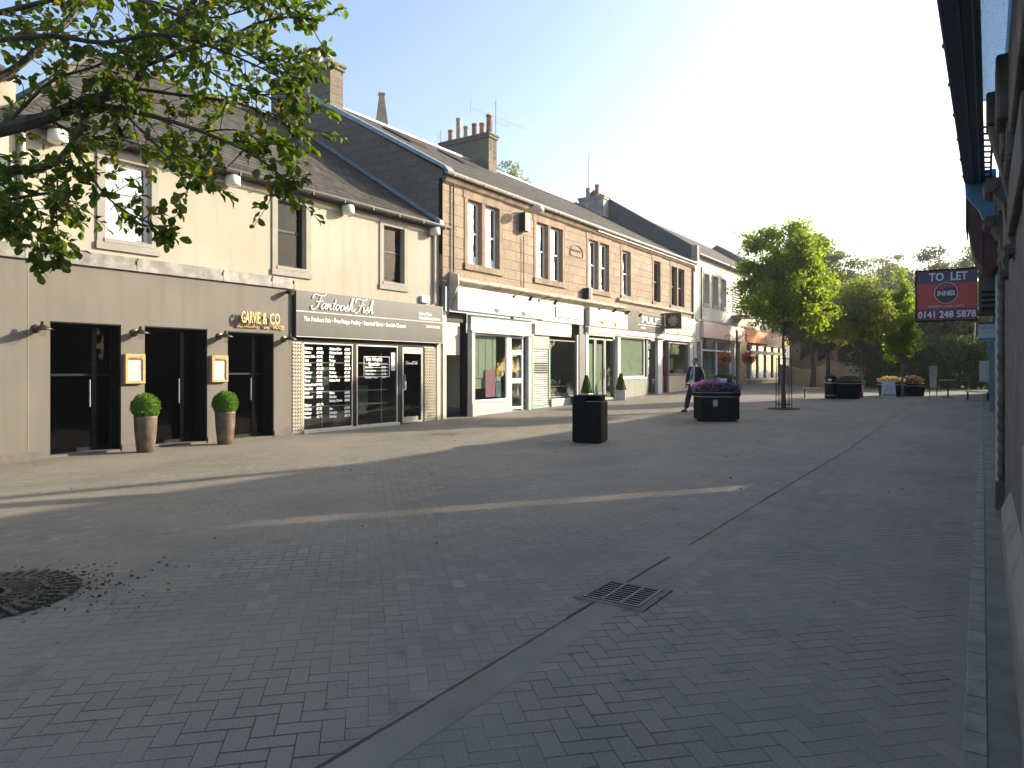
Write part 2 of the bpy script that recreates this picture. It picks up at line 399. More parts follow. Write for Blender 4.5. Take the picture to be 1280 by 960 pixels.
# ---------------- A: cream two storey building with the grey restaurant front
ba=thing('rendered_building','cream rendered two storey building with slate roof above the taupe restaurant front','building',(-16,11,0))
W1=(6.84,7.72,4.0,5.5); W2=(10.72,11.55,3.95,5.5); W3=(14.22,15.05,3.95,5.48)
m=MB(); m.wall(XU,5.4,16.62,3.3,5.72,[W1,W2,W3],.14); m.quad((-26,5.4,-.1),(XU,5.4,-.1),(XU,5.4,5.72),(-26,5.4,5.72)); m.quad((XU,16.62,0),(-15,16.62,0),(-15,16.62,6.3),(XU,16.62,5.72))
m.build('wall',beige,ba)
sash(ba,XU,*W1,surround=.15,curtain=[(0.0,.66,.02,.98,.03)],sillm=trim,rail=.62)
sash(ba,XU,*W2,surround=.15,fm=black,sillm=trim,rail=.55,gm=G_dark)
sash(ba,XU,*W3,surround=.15,fm=black,sillm=trim,rail=.55,gm=G_dark)
m=MB(); P=[(-13.42,5.25,5.80),(-13.42,16.55,5.80),(-20,16.55,9.95),(-20,9.6,9.95)]
m.poly(P); m.poly([(-26.6,5.25,5.8),(-13.42,5.25,5.8),(-20,9.6,9.95)]); m.poly([(-26.6,16.55,5.8),(-26.6,5.25,5.8),(-20,9.6,9.95),(-20,16.55,9.95)])
m.poly([(-13.42,5.25,5.74),(-26.6,5.25,5.74),(-26.6,16.55,5.74),(-13.42,16.55,5.74)]); m.quad((-13.42,5.25,5.74),(-13.42,16.55,5.74),(-13.42,16.55,5.80),(-13.42,5.25,5.80))
m.build('roof',slate,ba)
m=MB(); m.tube([(-13.4,5.25,5.85),(-20,9.6,10.0)],.07,6); m.tube([(-20,9.6,10.0),(-20,16.5,10.0)],.08,6); m.build('ridge_tile',M('dark_ridge_tile',(.07,.06,.05),.8,.3,4),ba)
m=MB(); m.prism([(-13.45,16.42,5.86),(-20,16.42,9.99),(-20,16.42,10.09),(-13.45,16.42,5.98)],(0,.16,0)); m.build('flashing',leadb,ba)
gut(ba,-13.36,5.2,16.75,5.78)
m=MB(); m.box(XU,XU+.012,5.4,16.6,5.56,5.62); m.tube([(XU+.05,16.35,5.72),(XU+.05,16.35,3.5)],.04,8); m.tube([(XU+.05,5.46,5.72),(XU+.05,5.46,3.6)],.04,8); m.build('downpipe',pipe,ba)
m=MB(); m.box(-26,-14,4.9,5.38,0,5.4)
# eave lamps / vents under the gutter
def eave_lamp(Y,label,first=[None]):
    if first[0]: return dup(first[0],label,(XU,Y,5.62),0,'white domed lamps under the cream building eaves')
    t=thing('eave_lamp',label,'wall lamp',(XU,Y,5.62),0,'white domed lamps under the cream building eaves')
    MB().lathe([(.0,.10),(.13,.10),(.155,.07),(.16,-.10),(.14,-.12),(0,-.12)],(.18,0,0),16,cap=False).build('lamp_housing',M('off_white_lamp_plastic',(.7,.68,.62),.4,.05,5),t,smooth=True,world=False)
    MB().box(0,.06,-.04,.04,-.03,.06).build('wall_bracket',pvc,t,world=False)
    first[0]=t; return t
for Y,l in [(9.43,'white domed lamp under the gutter between the white blind window and the first dark window'),(5.95,'white domed lamp under the eaves behind the overhanging branches, leftmost of four'),(12.76,'white domed lamp under the gutter between the two dark upper windows'),(16.2,'white domed lamp under the gutter at the right end of the cream wall')]: eave_lamp(Y,l)
# restaurant front
rf=thing('restaurant_shopfront','taupe painted restaurant shopfront with three tall black openings and lead capped parapet','shopfront',(-13.6,7.5,0))
D1=(5.84,7.06,.04,2.38); D2=(7.51,8.84,.04,2.38); D3=(9.32,10.51,.02,2.36)
m=MB(); m.wall(XF,1.0,11.02,-.05,3.42,[D1,D2,D3],.28); m.quad((XF,11.02,-.05),(XU+.002,11.02,-.05),(XU+.002,11.02,3.42),(XF,11.02,3.42)); m.quad((XU,1,3.42),(XF,1,3.42),(XF,11.02,3.42),(XU,11.02,3.42))
m.build('wall',taupe,rf)
m=MB()
for a,b_ in ((1.0,5.83),(7.07,7.50),(8.85,9.31),(10.52,11.0)): m.box(XF,XF+.018,a,b_,0,.13)
m.build('plinth',taupe_base,rf)
m=MB(); y=1.2; k=0
cuts=[1.2,3.2,5.45,7.35,9.2,10.45,11.06]
for a,b_ in zip(cuts,cuts[1:]):
    m.box(XU-.03,XF+.035,a+.012,b_-.012,3.43,3.66+R.uniform(-.01,.01)); m.box(XF+.03,XF+.05,a+.01,b_-.01,3.41,3.53)
    m.box(XU-.03,XF+.055,b_-.02,b_+.03,3.41,3.62)
m.build('parapet_cap',lead,rf,bevel=.008)
m=MB(); m.box(XF-.002,XF+.004,5.50,5.505,.1,3.42); m.build('render_joint',M('pale_render_joint',(.4,.37,.31),.8),rf)
for i,(a,b_,c,d) in enumerate((D1,D2,D3)):
    x=XF-.28; m=MB(); m.frame(x,a,b_,c,d,.07,-.05,0); sp=a+(b_-a)*.68; m.box(x-.05,x,sp,sp+.08,c+.07,d-.07); m.box(x-.045,x-.005,a+.07,b_-.07,1.42,1.46) if i!=1 else None
    dr=m.build('door',black,rf); MB().box(x-.03,x-.024,a+.05,b_-.05,c+.05,d-.05).build('pane',G_dark,dr)
    MB().tube([(x+.05,sp-.06,.85),(x+.05,sp-.06,1.35)],.015,8).build('handle',alu,dr)
m=MB()
for a,b_,c,d in (D1,D2,D3): m.box(XF-.27,XF-.012,b_-.02,b_-.002,c,d-.002); m.box(XF-.27,XF-.012,a+.002,a+.015,c,d-.002); m.box(XF-.27,XF-.012,a+.016,b_-.021,d-.02,d-.003)
m.build('reveal_lining',black,rf)
m=room_box(rf,XF-.36,5.5,10.8,.0,2.6,3.5,void)
m=MB()
for (a,b_,z0,z1) in ((6.0,6.35,0,.55),(7.7,8.2,.0,.7),(9.5,9.9,0,.6)): m.box(-15.2,-14.8,a,b_,z0,z1)
m.build('table',M('dim_brown_furniture',(.12,.09,.06),.6),rf)
MB().box(-13.77,-13.5,7.52,8.2,.02,.05).build('doorstep',M('pale_step',(.4,.4,.4),.6),rf)
sg=thing('restaurant_sign','raised brass art deco letters GARVIE & CO with small second line over the third opening','sign',(XF,9.5,2.6))
t_=MB()
for wd_,pa,pb_ in (('GARVIE',297,320.5),('&',323.5,329),('CO',332.5,345)):
    q_=text_mb(wd_,.36,lambda x,y,z:(x,y,z),.012,bold=.004); x0_=min(v[0] for v in q_.v); k_=(FY(pb_)-FY(pa))/(max(v[0] for v in q_.v)-x0_); t_.add([(XF+.13+v[2],FY(pa)+(v[0]-x0_)*k_,2.555+v[1]) for v in q_.v],q_.f)
t_.build('lettering',brass,sg)
t_=text_mb('RESTAURANT · BAR · HOUSE',.125,onwall(XF+.04,FY(294.5),2.455),.008,sx=.78); t_.build('small_lettering',brass,sg)
m=MB()
for k in range(9): m.tube([(XF,FY(299)+k*.115,2.66),(XF+.125,FY(299)+k*.115,2.66)],.006,5)
m.build('stand_off_pin',bronze,sg)
# wall lanterns
def lantern(Y,label,c=[None]):
    if c[0]: return dup(c[0],label,(XF,Y,2.24),0,'bronze wall lanterns on the restaurant front')
    t=thing('wall_lantern',label,'wall lamp',(XF,Y,2.24),0,'bronze wall lanterns on the restaurant front')
    MB().lathe([(.075,0),(.075,.02),(.03,.035)],(0,0,0),14).build('backplate',bronze,t,world=False)
    o=t.children[0]; o.rotation_euler=(0,pi/2,0)
    MB().tube([(.02,0,0),(.12,0,.03),(.20,0,.03)],.014,6).build('arm',bronze,t,world=False)
    h=MB().lathe([(.0,.12),(.025,.11),(.03,.06),(.06,.04),(.17,-.015),(.165,-.025),(.05,.0),(.05,-.02)],(.22,0,0),18,cap=False).build('shade',bronze,t,smooth=True,world=False)
    MB().lathe([(.0,.01),(.055,-.01),(.06,-.05),(.05,-.10),(.025,-.13),(0,-.135)],(.22,0,-.01),14,cap=False).build('glass_globe',glass('lantern_glass',(.9,.9,.88),1,.001,1.5),t,smooth=True,world=False)
    c[0]=t
for px,l in ((47,'bronze wall lantern left of the first black opening, casting a long shadow'),(169,'bronze wall lantern above the menu case beside the first opening'),(275,'bronze wall lantern above the menu case beside the third opening'),(355.5,'bronze wall lantern between the third opening and the fish shop')): lantern(FY(px)-.02,l)
def menu(Y,label,c=[None]):
    if c[0]: return dup(c[0],label,(XF,Y,1.55),0,'oak framed menu cases on the restaurant front')
    t=thing('menu_case',label,'menu case',(XF,Y,1.55),0,'oak framed menu cases on the restaurant front')
    m=MB(); m.frame(0,-.19,.19,-.28,.28,.05,.0,.085); m.box(0,.086,-.14,.14,.18,.229); m.build('frame',wood,t,world=False,bevel=.004)
    MB().box(0,.062,-.139,.139,-.229,.179).build('menu_sheet',paper,t,world=False)
    MB().box(.07,.074,-.139,.139,-.229,.179).build('pane',glass('menu_glass',(.95,.95,.93),1,.001,1.45),t,world=False)
    t_=text_mb('GARVIE & CO',.04,lambda x,y,z:(.09+z,-.125+x,.19+y),.001); t_.build('lettering',bronze,t,world=False); c[0]=t
menu(7.29,'oak framed menu case with white sheet between the first and second openings'); menu(9.09,'oak framed menu case with white sheet between the second and third openings')
# security spotlight and alarm
t=thing('spotlight','small dark cylindrical spotlight under the parapet at the right corner of the restaurant','spotlight',(XF,10.85,3.33))
MB().tube([(0,0,0),(.1,0,0),(.24,-.0,-.02)],[.03,.055,.065],12).build('lamp_housing',bronze,t,world=False); 
t=thing('alarm_box','white alarm box on the cream wall above the right end of the fish shop fascia','alarm box',(XU,15.9,3.58))
MB().box(0,.1,-.17,.17,-.1,.1).build('box',M('white_alarm_plastic',(.8,.8,.78),.4,.03),t,world=False,bevel=.015)
# ---------------- fish shop front
fs=thing('fish_shopfront','fishmonger shopfront with charcoal fascia, white price lettering on dark windows and tiled piers','shopfront',(-13.6,13.8,0))
FA=(11.06,16.47)
# fascia
m=MB(); m.box(XU,XF+.10,FA[0],FA[1],2.31,3.40); fa=m.build('fascia',dkgrey,fs,bevel=.006)
m=MB(); m.box(XF+.10,XF+.107,FA[0],FA[1],2.90,2.925); m.box(XF+.10,XF+.112,FA[0],FA[1],2.305,2.322); m.box(XF+.06,XF+.106,FA[1]-.02,FA[1]+.004,2.31,3.4)
m.build('white_line',white,fa)
fw=M('white_sign_lettering',(.82,.82,.80),.5,.02)
Xt=XF+.104
GL={'F':([[(-.28,.72),(-.15,.97),(.1,1.0),(.45,.93),(.8,1.0),(.92,1.12)],[(.5,.95),(.42,.6),(.28,.2),(.05,-.06),(-.2,-.04),(-.24,.14),(-.12,.2)],[(.12,.5),(.4,.52),(.6,.56),(.66,.66)]],.62),
'a':([[(.42,.36),(.28,.43),(.08,.28),(.04,.08),(.16,0),(.32,.12),(.44,.42),(.38,.1),(.46,0),(.58,.08)]],.52),
'n':([[(0,.3),(.1,.42),(.1,.2),(.06,0)],[(.08,.16),(.26,.42),(.36,.36),(.32,.1),(.4,0),(.52,.08)]],.5),
't':([[(.26,.78),(.14,.3),(.1,.06),(.2,0),(.34,.1)],[(0,.46),(.34,.48)]],.32),
'o':([[(.3,.42),(.1,.34),(.03,.12),(.14,0),(.32,.1),(.38,.3),(.28,.43),(.36,.36),(.5,.36)]],.46),
's':([[(-.02,.06),(.12,.25),(.24,.48),(.22,.3),(.32,.12),(.2,-.02),(.03,.04)]],.38),
'h':([[(0,.08),(.22,.6),(.32,.92),(.22,.98),(.14,.6),(.06,0)],[(.08,.16),(.26,.42),(.36,.36),(.32,.1),(.4,0),(.54,.1)]],.5),
'i':([[(.02,.3),(.1,.42),(.06,.1),(.14,0),(.26,.1)],[(.16,.6),(.17,.63)]],.26),' ':([],.3)}
def catmull(P,n=5):
    Q=[Vector(p) for p in P]; 
    if len(Q)<3: return Q
    out=[]
    for i in range(len(Q)-1):
        a=Q[max(i-1,0)];b=Q[i];c=Q[i+1];d=Q[min(i+2,len(Q)-1)]
        for k in range(n):
            t=k/n; out.append(.5*((2*b)+(c-a)*t+(2*a-5*b+4*c-d)*t*t+(3*b-a-3*c+d)*t**3))
    out.append(Q[-1]); return out
def script(body,size,mapf,th):
    mb=MB(); x=0
    for ch in body:
        st,adv=GL[ch]
        for s in st:
            c=catmull([(p[0]+x+p[1]*.22,p[1]) for p in s]); rr=[]
            for i,p in enumerate(c):
                q=c[min(i+1,len(c)-1)]-c[max(i-1,0)]; rr.append(th*(1.25 if abs(q.y)>abs(q.x) else .7))
            mb.tube([mapf(p.x*size,p.y*size,0) for p in c],rr,5)
        x+=adv
    return mb
y0=FY(388); script('Fantoosh Fish',(FY(452)-y0)/4.95,onwall(Xt+.006,y0,3.0),.017).build('script_lettering',fw,fa)
def fit(body,size,X,Ya,Yb,Z,ext=.004,bold=.003):
    t=text_mb(body,size,lambda x,y,z:(x,y,z),ext,bold=bold); w_=max(v[0] for v in t.v); k=(Yb-Ya)/w_
    r=MB(); r.add([(X+v[2],Ya+v[0]*k,Z+v[1]) for v in t.v],t.f); return r
fit('The Freshest Fish ● Free Range Poultry ● Seasonal Game ● Scottish Cheeses'.replace('●','•'),.15,Xt,FY(376),FY(504),2.69).build('lettering',fw,fa)
r=fit('Orders Taken',.125,Xt,FY(520),FY(536),3.09); r2=fit('Home Delivery Service',.125,Xt,FY(520),FY(546.5),2.97); r.add(r2.v,r2.f); r3=fit('Tel 0141 956 4042',.10,Xt,FY(529),FY(546),2.74); r.add(r3.v,r3.f); r.build('contact_lettering',fw,fa)
# head board + frame
bx=MB(); bx.box(XU,XF-.02,11.06,16.47,2.19,2.31); bx.box(XF-.12,XF-.0,12.98,13.09,0,2.19); bx.box(XF-.12,XF,14.66,14.80,0,2.19); bx.build('dark_frame',black,fs)
m=MB(); m.frame(XF,11.36,12.97,.06,2.18,.03,-.06,-.01); m.frame(XF,13.10,14.65,.05,2.18,.035,-.06,-.01); m.box(XF-.07,XF+.03,11.36,14.7,-.02,.07); 
wf=m.build('window',M('silver_window_frame',(.55,.53,.47),.4,.1,5,metal=.3),fs)
MB().box(XF-.045,XF-.04,11.38,12.95,.08,2.16).box(XF-.045,XF-.04,13.13,14.62,.08,2.16).build('pane',G_shop,wf)
m=MB(); 
for a,b_ in ((11.36,12.97),(13.1,14.3)):
    for z in (.62,.98,1.34,1.70): m.box(XF-.30,XF-.07,a,b_,z-.012,z+.012)
for y in (12.2,12.6,14.3): m.box(XF-.31,XF-.29,y-.015,y+.015,.1,2.0 if y!=12.6 else .6)
for y in (12.66,12.72,12.78): m.box(XF-.31,XF-.29,y-.006,y+.006,.1,.6)
m.build('glass_shelf',M('pale_shelf_edge',(.6,.62,.6),.3,.1,4),wf)
room_box(fs,XF-.075,11.3,14.75,.05,2.25,1.6,M('dim_shop_interior',(.05,.05,.05),.8,.3,1))
m=MB(); m.box(XF-.9,XF-.6,11.6,12.7,.4,1.6); m.box(XF-.7,XF-.5,13.35,14.0,.5,1.1); m.build('counter',M('steel_counter',(.3,.32,.33),.4,.2),fs)
names=['Haddock','Salmon','Lemon Sole','Cod','Halibut','Plaice','Sea Bass','Turbot','Trout','Smoked Haddock','Monkfish','Hake','Mackerel','','Kippers','Herring','Scallops','Prawns'];names2=['Chicken Fillets','Chicken Breast','Duck','Turkey','Quail','Rabbit','Venison','Partridge','Guinea Fowl','','','Stilton','Cheddar','Dunlop Cheese','','Brie','Oatcakes','Chutney']
L_=MB(); L_.cm=0; Xg=XF-.036
for col,(ls,xa,xb) in enumerate(((names,FY(382),FY(397)),(names2,FY(413),FY(432)))):
    for i,nm in enumerate(ls):
        if not nm: continue
        z=2.02-i*.098
        if col==1 and i>9: z-=.02
        t=text_mb(nm,.082,onwall(Xg,xa,z),.001,bold=.005,sx=.82); L_.add(t.v,t.f)
        t=text_mb('£%d.%02d'%(3+(i*7)%9,(i*35)%100),.078,onwall(Xg,xb,z),.001,bold=.006); L_.add(t.v,t.f)
L_.build('price_lettering',fw,wf)
m=MB(); ya,yb=FY(456),FY(488); m.frame(XF-.036,ya,yb,1.33,1.88,.012,0,.004)
for k in range(4): m.box(XF-.036,XF-.033,ya+.05,yb-.05,1.40+k*.09,1.41+k*.09)
t=text_mb("This Week's",.13,onwall(Xg,ya+.06,1.76),.001,bold=.006,sx=.95); m.add(t.v,t.f); t=text_mb("Specials",.13,onwall(Xg,ya+.17,1.64),.001,bold=.006); m.add(t.v,t.f)
for k,(a,b_) in enumerate((('Sea Bass','£3.50'),('Langoustines','£5.00'),('Crab Claws','£4.95'),('Smoked Trout','£3.75'))):
    t=text_mb(a,.075,onwall(Xg,ya+.06,1.57-k*.09),.001,bold=.003); m.add(t.v,t.f); t=text_mb(b_,.075,onwall(Xg,yb-.3,1.57-k*.09),.001,bold=.003); m.add(t.v,t.f)
m.build('specials_lettering',fw,wf)
m=MB(); m.box(XF-.036,XF-.032,FY(490),FY(495),1.50,2.0); m.build('window_sticker',M('blue_white_sticker',(.5,.55,.62),.5,.5,20),wf)
# door
m=MB(); m.frame(XF,14.83,15.68,0.03,2.16,.045,-.06,.0); m.box(XF-.05,XF,14.88,15.64,1.98,2.1); m.box(XF-.05,XF-.01,14.88,15.5,.03,.2)
dr=m.build('door',M('silver_door_frame',(.5,.48,.42),.4,.1,5,metal=.3),fs)
MB().box(XF-.04,XF-.034,14.87,15.62,.2,1.98).build('pane',G_dark,dr); MB().tube([(XF+.03,14.9,1.0),(XF+.03,14.9,1.4)],.014,8).box(XF-.0,XF+.01,14.88,14.98,.95,1.2).build('handle',alu,dr)
script('Fantoosh Fish',.085,onwall(XF-.02,14.98,1.68),.004).build('lettering',fw,dr)
room_box(fs,XF-.07,14.8,15.75,.0,2.2,1.8,void)
MB().box(XU,XF-.06,15.5,15.66,.03,2.0).build('door_jamb',black,fs)
# tile piers: decorative pierced blocks with relief studs
tl=M('glazed_relief_tile',(.50,.46,.37),.35,.1,8)
for a,b_ in ((11.03,11.34),(15.78,16.30)):
    m=MB(); m.box(XU,XF-.02,a,b_,-.02,2.19); z=.04; n=4 if b_-a<.4 else 6; w=(b_-a)/n
    while z<2.15:
        for k in range(n):
            y=a+k*w
            m.box(XF-.02,XF+.0,y+.008,y+w-.008,z+.012,z+.05); m.box(XF-.02,XF+.03,y+w*.25,y+w*.75,z+.052,z+.075)
        m.box(XF-.02,XF+.012,a,b_,z-.006,z+.006); z+=.085
    m.build('tiled_pier',tl,fs)
MB().box(XU,XF+.03,16.31,16.46,-.02,2.305).build('pilaster',cream,fs)
# ---------------- left edge neighbour: projecting green box sign bracket on grey wall
nb=thing('neighbour_building','grey upper wall with white patches at the left edge beyond the cream building','building',(-16,2,0))
m=MB(); m.box(-22,XU-.02,-3,5.38,3.3,6.5); m.build('wall',M('neighbour_render',(.42,.38,.30),.85,.3,1.0,streak=.4),nb)
m=MB(); m.prism([(-13.3,-3,6.4),(-22,-3,6.4),(-18,-3,8.8)],(0,8.3,0)); m.build('roof',slate,nb)
sg=thing('box_sign','green framed projecting box sign at the far left above the lead capped parapet','sign',(-13.5,4.5,3.8))
MB().box(-13.62,-12.6,4.62,4.92,3.78,4.9).build('box',M('sign_box_dark_green',(.04,.09,.06),.5,.2,4),sg,bevel=.01)
m=MB(); m.frame(-12.595,4.62,4.92,3.78,4.9,.035,0,.02); m.prism([(-13.62,5.0,3.86),(-12.7,5.0,3.74),(-12.7,5.0,3.70),(-13.62,5.0,3.80)],(0,.04,0)); m.build('frame',M('sign_frame_pale',(.45,.5,.42),.5),sg)
# ---------------- B: sandstone building
sb=thing('sandstone_building','brown sandstone two storey terrace with slate roof, paired sash windows and parades of shops below','building',(-17,27,0))
U=[('p',584.5,604,624),('p',670.5,686,703),('p',736,748,761),('s',777.8,788),('s',817,826),('p',839,847,855.5)]
wins=[]; holes=[]
ZB,ZT=4.87,6.9
defs=[(17.84,18.60),(18.78,19.59),(21.97,22.80),(22.98,23.88),(26.08,26.93),(27.10,27.96),(29.34,30.22),(32.99,33.85),(35.36,36.20),(36.38,37.26)]
for a,b_ in defs: holes.append((a,b_,ZB,ZT))
m=MB(); m.wall(XF,16.6,38.7,4.2,7.3,holes,.24); m.build('wall',stone,sb)
m=MB(); m.wall(XF-.02,16.6,38.7,-.1,4.2,[(16.75,25.2,-.05,4.1),(25.72,33.9,-.05,4.1),(34.0,38.4,-.05,4.1)],.3); m.build('lower_wall',stone_plain,sb)
for i,(a,b_) in enumerate(defs):
    dark=i>=7
    cur=[(0,.55,.02,.98,.05)] if i in (0,1,2,6) else ([(0,.3,.0,.98,.05)] if i in (3,4,5) else None)  # white sheets also stand in for sky reflected in the panes
    if i in (0,1): cur=[(0,.9,.0,.14,.02),(0,.16,.14,1,.05)]
    sash(sb,XF,a+.02,b_-.02,ZB+.02,ZT-.02,rec=.15,fm=white_up if not dark else M('brown_boarding',(.10,.06,.045),.7,.2,4),curtain=cur,sill=False,gm=G_up if not dark else G_dark,room=True)
m=MB()
for a,b_ in ((17.84,19.59),(21.97,23.88),(26.08,27.96),(29.34,30.22),(32.99,33.85),(35.36,37.26)):
    m.box(XF-.002,XF+.02,a-.18,a-.003,ZB-.1,ZT+.003); m.box(XF-.002,XF+.02,b_+.003,b_+.18,ZB-.1,ZT+.003); m.box(XF-.002,XF+.022,a-.24,b_+.24,ZT+.004,ZT+.26); m.box(XF-.002,XF+.06,a-.2,b_+.2,ZB-.2,ZB-.004)
m.build('window_margin',stone_plain,sb)
m=MB()
for a,b_ in ((18.6,18.78),(22.8,22.98),(26.93,27.10),(36.2,36.38)): m.box(XF-.2,XF+.008,a+.002,b_-.002,ZB-.02,ZT+.02)
m.build('mullion',stone_red,sb)
m=MB(); pr=[(XF,4.42),(XF+.12,4.36),(XF+.22,4.34),(XF+.26,4.26),(XF+.22,4.22),(XF+.05,4.12),(XF,4.08)]
m.prism([(x,16.95,z-.02) for x,z in pr],(0,12.2,0)); m.build('string_course',M('pale_weathered_cornice',(.42,.36,.28),.9,.35,3,.006,30,streak=.5),sb)
m=MB(); pr2=[(XF,4.72),(XF+.14,4.66),(XF+.14,4.58),(XF,4.5)]; m.prism([(x,28.8,z) for x,z in pr2],(0,9.8,0)); m.build('cornice',M('pale_weathered_cornice',(.5,.44,.34)),sb)
m=MB(); m.prism([(XF,16.6,7.12),(XF+.1,16.6,7.2),(XF+.16,16.6,7.32),(XF,16.6,7.34)],(0,22.1,0)); m.build('eaves_course',stone_plain,sb)
gut(sb,-13.28,16.5,38.7,7.42,.075,M('weathered_gutter',(.20,.18,.15),.6,.3,5),1.6)
m=MB(); m.box(XF+.12,XF+.19,26.6,38.7,7.28,7.37); m.build('white_fascia_board',white,sb)
RZ=11.27
m=MB(); E=-13.28
m.quad((E,16.7,7.46),(E,38.8,7.46),(-20,38.8,RZ),(-20,16.7,RZ)); m.quad((-26.7,38.8,7.46),(-26.7,16.7,7.46),(-20,16.7,RZ),(-20,38.8,RZ)); m.quad((E,16.7,7.4),(-26.7,16.7,7.4),(-26.7,38.8,7.4),(E,38.8,7.4)); m.quad((E,16.7,7.4),(E,38.8,7.4),(E,38.8,7.46),(E,16.7,7.46))
m.build('roof',slate,sb)
m=MB(); m.poly([(XF,16.6,5),(-26.5,16.6,5),(-26.5,16.6,7.5),(-20,16.6,RZ+.02),(XF,16.6,7.5)][::-1]); m.quad((XF,16.6,4),(-13.66,16.6,4),(-13.66,16.6,7.3),(XF,16.6,7.3)); m.build('gable',stone_dark,sb)
m=MB(); m.prism([(-13.2,16.5,7.42),(-13.35,16.5,7.62),(-20,16.5,RZ+.17),(-20,16.5,RZ+.0)],(0,.34,0)); m.prism([(-26.8,16.5,7.42),(-26.8,16.5,7.62),(-20,16.5,RZ+.17),(-20,16.5,RZ+.0)],(0,.34,0)); m.build('skew',leadb,sb)
m=MB(); m.tube([(-20,16.9,RZ+.04),(-20,38.8,RZ+.04)],.09,6); m.build('ridge_tile',M('zinc_ridge',(.16,.165,.17),.5,.2,4),sb)
def chimney(par,x0,x1,y0,y1,z0,z1,pots,dark=stone_dark):
    m=MB(); m.box(x0,x1,y0,y1,z0,z1-.22); c=m.build('chimney',dark,par)
    m=MB(); m.box(x0-.06,x1+.06,y0-.06,y1+.06,z1-.22,z1-.1); m.box(x0-.1,x1+.1,y0-.1,y1+.1,z1-.098,z1); m.build('chimney_cap',dark,c,bevel=.02)
    for x,y,h,mt in pots:
        m=MB(); pot(m,x,y,z1,h); m.build('chimney_pot',mt,c)
    return c
chimney(sb,-21.5,-18.4,16.62,17.2,9.5,12.0,[(-20.9,16.9,.55,terra),(-19.9,16.9,.85,terra_pale),(-19.35,16.9,.7,terra_pale),(-18.85,16.9,.62,terra_pale)])
chimney(sb,-22.1,-19.2,27.0,27.66,10.2,12.6,[(-21.7,27.3,.62,terra),(-21.2,27.3,1.1,terra_pale),(-20.75,27.3,.62,terra_pale),(-20.25,27.3,.66,terra_red),(-19.8,27.3,.6,terra),(-19.4,27.3,.92,terra_red)])
m=MB()
for y,s0,s1 in ((19.6,.62,.83),(22.6,.6,.8)):
    a=Vector((E,y,7.46)); d=Vector((-20-E,0,RZ-7.46)); p=a+d*s0; q=a+d*s1
    m.add([(p.x,y,p.z+.07),(p.x,y+.9,p.z+.07),(q.x,y+.9,q.z+.07),(q.x,y,q.z+.07),(p.x,y,p.z),(p.x,y+.9,p.z),(q.x,y+.9,q.z),(q.x,y,q.z)],[(0,1,2,3),(0,4,5,1),(1,5,6,2),(2,6,7,3),(3,7,4,0)])
m.build('rooflight',M('dark_rooflight',(.03,.03,.032),.8,.1,spec=.1),sb)
m=MB(); m.tube([(XF+.06,21.02,6.2),(XF+.06,21.02,4.4)],.018,6); m.tube([(XF+.06,17.05,7.3),(XF+.06,17.05,4.4)],.03,6); m.tube([(XF+.05,38.55,7.3),(XF+.05,38.55,.4)],.05,6); m.build('cable',M('rusty_pipe',(.14,.09,.06),.8,.2,5),sb)
m=MB(); pts=[(25.0+(.52*cos(a)),6.18+.30*sin(a)) for a in [pi*k/12 for k in range(13)]]
m.tube([(XF+.012,y-.0,z) for y,z in pts],.02,5); m.tube([(XF+.012,24.48,6.18),(XF+.012,24.48,6.02),(XF+.012,25.52,6.02),(XF+.012,25.52,6.18)],.02,5)
t=text_mb('PATRICK BLDGS',.14,onwall(XF+.005,24.52,6.2),.006,sx=.82); m.add(t.v,t.f); m.build('carved_panel',M('carved_brown_stone',(.2,.14,.1),.9),sb)  # carved panel in one brown stone colour
def pxant(px,py,X=-19.4): Y,h=onx(px,X,py); return (X,Y,h)
an=thing('television_aerial','thin television aerials on a mast at the right end of the six pot chimney','aerial',(-19.2,27.7,12.2))
m=MB(); m.tube([(-19.15,27.5,11.4),(-19.15,27.5,14.15)],.018,5); m.tube([(-19.15,27.2,11.8),(-19.15,27.2,13.2)],.014,5); m.build('mast',alu,an)
m=MB(); a=Vector((-19.15,27.5,13.45)); d=Vector((.35,2.6,-.0)).normalized()
p0=a-d*1.7; p1=a+d*2.3; m.tube([p0,p1],.012,5); s_=Vector((d.y,-d.x,0))
for k in range(14):
    p=p0.lerp(p1,k/13); 
    m.tube([p-Vector((0,0,.11)),p+Vector((0,0,.11))],.006,4)
m.tube([p0-Vector((0,0,.3)),p0+Vector((0,0,.35))],.008,4); m.tube([a-d*.8,a-d*.6-Vector((0,0,.25)),a+d*.9-Vector((0,0,.25)),a+d*.9],.007,4)
m.build('element_rack',alu,an)
m=MB(); q=Vector((-19.15,27.5,14.1)); m.tube([q-Vector((.1,.2,.12)),q+Vector((.25,.75,.55))],.01,5); m.tube([q-Vector((0,0,.18)),q+Vector((0,0,.22))],.008,4); m.build('upper_element',alu,an)
an=thing('small_aerial','small spindly aerial at the left end of the six pot chimney','aerial',(-22.3,27.2,12))
m=MB(); m.tube([(-22.25,27.2,11.6),(-22.25,27.2,13.3)],.015,5); m.tube([(-22.25,26.9,12.95),(-22.25,27.8,12.95)],.008,4); m.tube([(-22.25,27.0,12.75),(-22.25,27.0,13.15)],.008,4); m.build('mast',alu,an)
an=thing('roof_pole','thin tall mast rising behind the sandstone roof against the white sky','mast',(-20.5,37,11))
Y,h=onx(736,-20.4,192); MB().tube([(-20.4,Y,10.8),(-20.4,Y,h)],[.03,.015],6).build('mast',iron,an)
